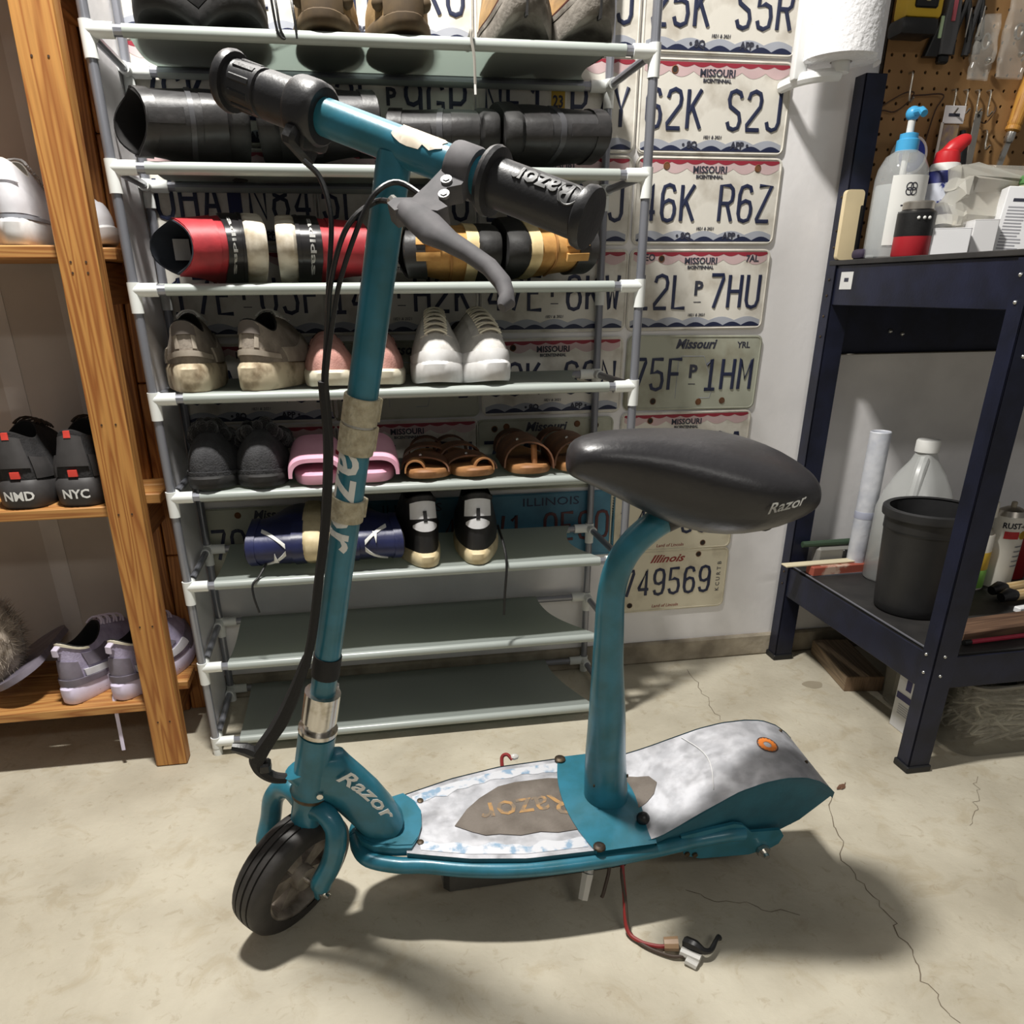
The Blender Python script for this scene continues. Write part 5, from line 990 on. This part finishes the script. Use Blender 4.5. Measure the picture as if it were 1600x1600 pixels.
# ---- things standing on the bench top (z = .906)
BT = .9065
PUMP = mat('pump_blue', (70, 164, 214), .4, var=.06); GEL = glass_mat('clear_bottle', (226, 230, 230), .06, .30); GELIN = glass_mat('sanitizer_gel', (206, 210, 210), .15, .5); LABEL = mat('white_label', (226, 226, 222), .6, var=.04)
t = thing('sanitizer_bottle', 'large clear pump bottle with white label and blue pump on the bench top', 'bottle', (.893, -.125, BT))
mk('bottle', lathe([(.044, 0), (.047, .004), (.047, .135), (.044, .152), (.034, .172), (.018, .182), (.016, .19)], 28), GEL, t, 50); mk('gel', lathe([(.044, .003), (.0445, .006), (.0445, .124), (.0440, .125)], 24), GELIN, t, 50); mk('blue_collar', lathe([(.020, .180), (.020, .198), (.016, .200), (.016, .208), (.008, .210)], 20), PUMP, t); mk('pump_stem', cyl((0, 0, .205), (0, 0, .232), .0065, 12), WHITE, t); mk('pump_head', add(sphere((0, 0, .240), .013, .013, .012, 14, 8), tube([(0, 0, .242), (-.004, -.03, .240), (-.006, -.042, .233)], .0062, 10), tube([(0, 0, .245), (.018, .008, .245)], .007, 8)), PUMP, t); mk('dip_tube', cyl((0, 0, .02), (0, 0, .182), .0055, 10), WHITE, t)
lab = loft([[(.0474*math.cos(a), .0474*math.sin(a), z) for a in [R(-142+10*k) for k in range(11)]] for z in (.022, .138)], False, False, False); lb = mk('label', lab, LABEL, t, 60)
def oncyl(g, r, a0, z): return [V(r*math.cos(R(a0)+v.x/r), r*math.sin(R(a0)+v.x/r), z+v.y) for v in map(Vector, g[0])], g[1]
mk('label_emblem', oncyl(subdiv_long(add(*[tube([(x0+.006*math.cos(a), y0+.006*math.sin(a), 0) for a in [PI*k/6 for k in range(13)]], .0009, 4) for x0, y0 in ((-.004, .004), (.004, .004), (-.004, -.004), (.004, -.004))]), .01), .0479, -98, .115), INK, lb, 0)
for k, (w_, z_) in enumerate(((.030, .088), (.034, .076), (.026, .066))): mk('label_line', oncyl(subdiv_long(box(-w_/2, w_/2, -.0012, .0012, 0, .0002), .006), .0479, -98, z_), INK if k < 2 else mat('label_green', (96, 140, 96), .6), lb, 0)
t = thing('plastic_scraper', 'cream plastic tool with black edge behind the pump bottle', 'tool', (.846, -.05, BT)); mk('body', xf(prism(rrect(.040, .125, .008, 4, 0, .0625), -.006, .006), Matrix.Rotation(R(90), 4, 'X')), mat('cream_plastic', (226, 208, 168), .5), t); mk('black_edge', xf(prism(rrect(.006, .085, .002, 3, .018, .055), -.008, .0065), Matrix.Rotation(R(90), 4, 'X')), BLK, t)
t = thing('small_pouch', 'small dark purple pouch with white tag at the bench top corner', 'pouch', (.862, -.10, BT)); mk('body', box(-.022, .018, -.018, .02, 0, .018, .007, 2), mat('dark_purple', (56, 46, 66), .6), t); mk('white_tag', box(-.012, .004, -.0195, -.017, .001, .007, .0008), WHITE, t)
t = thing('glue_jar', 'small jar with black and red label and steel lid before the pump bottle', 'jar', (.884, -.205, BT)); mk('jar', lathe([(.031, 0), (.033, .003), (.033, .040)], 26), mat('jar_red', (178, 36, 46), .45), t); mk('black_label', lathe([(.0332, .034), (.0334, .036), (.0334, .072), (.031, .075), (.024, .078)], 26), BLK, t); mk('lid', lathe([(.026, .077), (.027, .078), (.027, .089), (.025, .091)], 24), STEEL, t)
for k in range(3): mk('label_dot', sphere((.0336*math.cos(R(-118+17*k)), .0336*math.sin(R(-118+17*k)), .063), .003, n=8, m=5), WHITE, t)
CARDW = mat('white_card_box', (242, 242, 243), .6, var=.03)
t = thing('white_box', 'low plain white box on the bench top right of the red jar', 'box', (.932, -.220, BT), -22); mk('box', box(-.045, .045, -.02, .045, 0, .046, .0012), CARDW, t); mk('lid_flap', box(-.0452, .0452, -.0203, .0452, .0452, .0466, .0005), CARDW, t)
t = thing('white_box', 'white box edge standing between the low white box and the printed box', 'box', (1.004, -.222, BT), -22); mk('box', box(-.014, .028, -.02, .05, 0, .060, .0012), mat('offwhite_box', (228, 227, 227), .6, var=.03), t); mk('lid_flap', box(-.0142, .0282, -.0203, .0502, .059, .0606, .0005), MATS['offwhite_box'], t)
t = thing('printed_box', 'tall white box printed with a paragraph of small grey text, bench top right edge', 'box', M=Matrix.Translation((1.072, -.250, BT)) @ Matrix.Rotation(R(-28), 4, 'Z') @ Matrix.Rotation(R(4), 4, 'Y')); mk('box', box(-.044, .06, -.0, .06, .004, .112, .0012), CARDW, t)
GTX = mat('grey_text', (172, 172, 178), .7)
mk('print_heading', mv(box(-.009, .011, -.0006, 0, .0, .005), -.022, 0, .088), INK, t)
for k in range(14): mk('print_line', box(-.036, -.036+random.uniform(.028, .038), -.0005, 0, .078-.0052*k, .0802-.0052*k), GTX, t)
CAN = mat('can_blue_white', (216, 220, 232), .35, .2, vs=34, rgb2=(40, 52, 132), lo=.46, hi=.5); CANB = mat('can_navy', (38, 44, 104), .35, .2); REDC = mat('red_cap', (206, 40, 46), .4)
t = thing('spray_can', 'blue and white spray can with red cap behind the plastic bag', 'spray can', (1.003, -.095, BT)); mk('can', lathe([(.032, 0), (.033, .002), (.033, .148), (.031, .152)], 26), CANB, t); mk('label', lathe([(.0332, .02), (.0333, .021), (.0333, .13), (.0332, .131)], 26), CAN, t); mk('shoulder', lathe([(.031, .152), (.026, .165), (.021, .167)], 24), WHITE, t); mk('cap', add(mv(lathe([(.023, 0), (.024, .004), (.021, .020), (.012, .026)], 20), 0, 0, .165), tube(smooth_path([(-.01, 0, .176), (.006, -.004, .190), (.022, -.008, .202), (.032, -.010, .204)], 4), [.012, .016, .013, .009], 12)), REDC, t)
FILM = glass_mat('bag_film', (222, 219, 208), .16, .55); 
t = thing('plastic_bag', 'crumpled clear plastic bag of small hardware on the bench top', 'bag', (1.068, -.155, BT)); mk('film', crumple(.20, .075, .145, 9, amp=.024), FILM, t, 15)
mk('hardware', add(*[tube([(random.uniform(-.07, .02), random.uniform(-.02, .02), random.uniform(.02, .08)), (random.uniform(-.06, .03), random.uniform(-.02, .02), random.uniform(.02, .08))], .004, 6) for _ in range(26)]), mat('hardware_beige', (190, 180, 150), .35, .5, rgb2=(110, 100, 84), vs=40), t, kind='stuff')
t = thing('green_sponge', 'green scouring sponge lying on top of the plastic bag', 'sponge', (1.150, -.205, 1.036)); mk('sponge', box(-.048, .05, -.028, .028, -.008, .008, .003), mat('sponge_green', (92, 140, 82), .95, bump=.5, bs=200), t); mk('under_layer', box(-.048, .05, -.028, .028, -.014, -.008, .002), mat('sponge_pale', (176, 176, 150), .95), t)
# ---- things on the lower shelf (z = .246)
LT = .2465
t = thing('paper_tube', 'white rolled film tube standing upright on the lower bench shelf', 'tube', (.976, -.094, LT)); mk('tube', lathe([(.022, 0), (.0225, .002), (.0225, .318), (.021, .320), (.0195, .318), (.0195, .300)], 24), mat('film_white', (218, 220, 226), .4, vs=24, rgb2=(192, 196, 206), bump=.3, bs=60), t); mk('tape_band', lathe([(.0229, .125), (.0231, .126), (.0231, .140), (.0229, .141)], 24), mat('band_grey', (178, 182, 200), .5), t)
BUCK = mat('black_bucket', (40, 40, 41), .5, vs=20, rgb2=(32, 32, 33), bump=.08)
t = thing('bucket', 'black plastic bucket on the lower bench shelf', 'bucket', (.945, -.345, LT)); mk('body', lathe([(.068, 0), (.072, .004), (.074, .02), (.083, .170), (.084, .172), (.085, .21), (.080, .21), (.070, .012), (.0, .010)], 36, False), BUCK, t, 40); mk('rim', lathe([(.085, .196), (.091, .197), (.092, .203), (.0915, .212), (.087, .215), (.0795, .213)], 36, False), BUCK, t); mk('band_line', lathe([(.0835, .168), (.0845, .170), (.0842, .173)], 36, False), BLK, t)
JUG = glass_mat('jug_plastic', (208, 210, 208), .3, .55)
t = thing('gallon_jug', 'translucent plastic gallon jug with white cap behind the bucket', 'jug', (1.036, -.175, LT), 20); mk('jug', loft([[(x*k, y*k, z) for x, y in rrect(.138, .138, .045, 5)] for z, k in ((0, .94), (.004, 1), (.145, 1), (.165, 1.0), (.20, .88), (.24, .62), (.268, .36), (.285, .27), (.295, .26))]), JUG, t, 60); mk('cap', mv(lathe([(.024, 0), (.024, .022), (.022, .025)], 24), 0, 0, .288), WHITE, t); mk('water', loft([[(x*k, y*k, z) for x, y in rrect(.138, .138, .045, 5)] for z, k in ((.004, .93), (.008, .97), (.15, .97), (.168, .96))]), glass_mat('jug_liquid', (170, 172, 170), .2, .35), t, 60); mk('handle', tube(smooth_path([(-.07, -.03, .16), (-.045, -.02, .24), (-.02, -.01, .275)], 5), .012, 10), JUG, t)
t = thing('paint_stick', 'cream paint stirring stick poking left past the bench post', 'stick', (.93, -.10, .2695), 2); mk('stick', box(-.145, .12, -.012, .012, 0, .004, .001), mat('cream_stick', (228, 216, 184), .6), t)
t = thing('red_board', 'red painted offcut with white marks under the cream stick', 'board', (.938, -.105, LT), 2); mk('board', box(-.09, .10, -.018, .012, 0, .022, .002), mat('red_worn', (164, 84, 66), .7, vs=26, rgb2=(206, 176, 156), lo=.40, hi=.50), t)
t = thing('grey_case', 'grey plastic case lying at the back of the lower bench shelf', 'case', (.96, -.062, LT)); mk('body', box(-.075, .09, -.016, .016, 0, .052, .006), mat('case_grey', (136, 134, 128), .6), t); mk('latch', box(-.012, .012, -.019, -.015, .006, .045, .002), BLK, t)
t = thing('green_hose', 'dark green hose lying along the back of the lower bench shelf', 'hose', (.97, -.066, .307)); mk('hose', tube(smooth_path([(-.12, .004, -.002), (-.04, 0, .0), (.05, 0, .002), (.10, -.004, .014), (.15, -.004, .035)], 5), .0075, 10), mat('hose_green', (58, 78, 60), .5), t)
def can(name, label, x, y, body, parts, h=.155, r=.033):
    t = thing(name, label, 'spray can', (x, y, LT)); mk('can', lathe([(r-.001, 0), (r, .002), (r, h), (r-.002, h+.003)], 26), body, t); mk('dome', mv(lathe([(r-.002, 0), (r-.008, .012), (.013, .018)], 20), 0, 0, h+.002), STEEL, t)
    for nm, g, m in parts: mk(nm, g, m, t)
    return t
SIL = mat('can_silver', (176, 166, 150), .35, .6, vs=30)
def band(r, z0, z1): return lathe([(r+.0002, z0), (r+.0004, z0+.0005), (r+.0004, z1-.0005), (r+.0002, z1)], 26)
YELB = mat('band_yellow', (216, 178, 60), .5); REDB = mat('band_red', (186, 40, 46), .5); GRNB = mat('band_green', (122, 176, 78), .5)
tg = oncyl(subdiv_long(text('RUST-OLEUM', .017, .0002, 0, .0004, sx=.92), .006), .0337, -72, .140)
can('spray_can', 'white spray paint can with red and yellow band right of the bench front post', 1.222, -.245, mat('can_white', (222, 218, 206), .45), [('brand_word', tg, INK), ('red_band', loft([[(.0337*math.cos(R(a)), .0337*math.sin(R(a)), z) for a in range(-140, -89, 10)] for z in (.112, .128)], False, False, False), REDB), ('yellow_badge', oncyl(subdiv_long(prism([(.015*math.cos(PI*k/10), .010*math.sin(PI*k/10)) for k in range(20)], 0, .0002), .006), .0339, -64, .120), YELB)]+[('print_line', oncyl(subdiv_long(box(-.012, .012, -.0015, .0015, 0, .0002), .006), .0338, -72, .095-.011*k), GTX) for k in range(5)]+[('nozzle', mv(lathe([(.006, 0), (.006, .012), (.004, .014)], 12), 0, 0, .173), mat('nozzle_grey', (150, 140, 124), .5))])
can('spray_can', 'white spray can with yellow green bottom half behind the bench front post', 1.152, -.245, MATS['can_white'], [('green_band', band(.033, .004, .045), GRNB), ('yellow_band', band(.033, .045, .085), YELB), ('cap', mv(lathe([(.026, 0), (.026, .03), (.024, .032)], 22), 0, 0, .160), MATS['can_white'])], h=.12)
can('spray_can', 'green spray can with cream cap at the back of the lower bench shelf', 1.212, -.155, mat('can_green', (64, 92, 62), .45), [('cap', mv(lathe([(.030, 0), (.030, .028), (.027, .032)], 22), 0, 0, .158), mat('cap_cream', (214, 206, 176), .5)), ('label_mark', band(.033, .09, .12), MATS['can_white'])])
t = thing('red_can', 'red can at the right photo edge on the lower bench shelf', 'can', (1.295, -.20, LT)); mk('can', lathe([(.033, 0), (.034, .002), (.034, .128), (.032, .130)], 24), mat('can_red', (132, 30, 34), .4), t); mk('lid', lathe([(.030, .130), (.031, .134), (.028, .136)], 24), STEEL, t)
for k, (x, y, rz_, lab) in enumerate(((1.29, -.30, 10, 'pale round wooden dowel on the lower bench shelf, rear one'), (1.28, -.345, 8, 'pale round wooden dowel on the lower bench shelf, front one'))):
    t = thing('wooden_dowel', lab, 'dowel', (x, y, LT+.0165), rz_, 'dowels on the lower bench shelf'); mk('dowel', cyl((-.11, 0, 0), (.16, 0, 0), .0115, 14), wood_mat('pale_wood', (220, 194, 146), (196, 164, 112), 'X'), t); mk('black_tip', tube([(-.145, 0, 0), (-.125, 0, .004), (-.109, 0, 0)], [.010, .0145, .0125], 12), BLK, t)
t = thing('white_trim_strip', 'white trim strip lying before the dowels on the lower bench shelf', 'strip', (1.30, -.385, LT), 9); mk('strip', box(-.165, .20, -.008, .008, 0, .012, .002), CARDW, t)
BRB = wood_mat('brown_offcut', (120, 92, 72), (90, 66, 52), 'X')
t = thing('brown_board', 'brown board along the front of the lower bench shelf', 'board', (1.28, -.455, LT), 6); mk('board', box(-.36, .35, -.03, .03, 0, .018, .002), BRB, t)
t = thing('red_rod', 'thin red rod lying along the front of the lower bench shelf', 'rod', (1.28, -.512, LT), 4); mk('rod', cyl((-.36, 0, .006), (.35, 0, .006), .0045, 10), mat('rod_red', (166, 44, 66), .5), t); mk('end_cap', cyl((-.365, 0, .006), (-.35, 0, .006), .0055, 10), BLK, t)
# ---- on the floor under the bench
OLDW = wood_mat('old_lumber', (150, 128, 102), (118, 98, 76), 'Y')
t = thing('lumber_offcut', 'old lumber offcut on the floor under the workbench', 'wood block', (.967, -.145, 0), -10); mk('block', box(-.0445, .0445, -.105, .11, 0, .038, .002), OLDW, t); mk('end_face', box(-.044, .044, -.1055, -.1045, .0005, .0375, .001), wood_mat('old_end_grain', (150, 124, 98), (128, 104, 82), 'Z', 3), t)
t = thing('printed_carton', 'white carton with blue bars on the floor behind the bench front leg', 'box', (.932, -.455, 0)); mk('carton', box(-.016, .016, -.042, .060, 0, .160, .0012), mat('carton_white', (206, 206, 206), .6, var=.06), t)
PBL = mat('carton_blue', (44, 42, 96), .6)
for g in (box(-.0166, -.0158, .0, .054, .120, .132), box(-.0166, -.0158, .018, .034, .094, .120), box(-.0166, -.0158, -.03, .056, .068, .082)): mk('blue_bar', g, PBL, t)
for k in range(5): mk('print_line', box(-.0165, -.0158, -.03, .045, .036+.005*k, .038+.005*k), GTX, t)
TOTE = mat('smoky_tote', (132, 128, 116), .35, vs=30, rgb2=(104, 100, 90), bump=.4, bs=40); nt = TOTE.node_tree; b = nt.nodes['Principled BSDF']
t = thing('plastic_tote', 'smoky translucent plastic tote of tangled bits on the floor under the workbench', 'tote', (1.235, -.41, 0)); mk('bin', loft([[(x*k, y*k, z) for x, y in rrect(.55, .29, .035, 5)] for z, k in ((0, .95), (.004, .97), (.158, 1.0))], True, True, False), glass_mat('smoky_film', (158, 154, 142), .22, .34), t, 50); mk('rim', tube([(x, y, .158) for x, y in rrect(.556, .296, .035, 5)+rrect(.556, .296, .035, 5)[:1]], .005, 6), mat('tote_rim', (120, 116, 106), .4), t)
gs = [tube(smooth_path([(random.uniform(-.24, .24), random.uniform(-.12, .0), random.uniform(.008, .12)) for _ in range(4)], 4), random.uniform(.0015, .0035), 5) for _ in range(170)]
mk('tangled_bits', add(*gs), mat('bits_grey', (196, 192, 176), .5, vs=30, rgb2=(120, 116, 104)), t, kind='stuff'); mk('dark_fill', box(-.25, .25, .0, .12, .004, .12, .01), mat('fill_dark', (100, 96, 86), .8, vs=30, rgb2=(70, 66, 58)), t)
# small litter and wall marks
t = thing('dried_leaf', 'small brown dried leaf on the floor right of the scooter tail', 'leaf', (.679, -.598, .0003), 30); mk('leaf', (lambda vs: (vs, [(0, k, k+1) for k in range(1, 9)]+[(0, 9, 1)]))([V(0, 0, .004)]+[V(.013*math.cos(a)*(1+.3*math.sin(3*a)), .006*math.sin(a), .0015+.0015*math.sin(5*a)) for a in [2*PI*k/9 for k in range(9)]]), mat('dry_leaf', (112, 80, 60), .8), t, 0); mk('stalk', tube([(.012, 0, .0015), (.02, .003, .001)], .0007, 4), MATS['dry_leaf'], t)
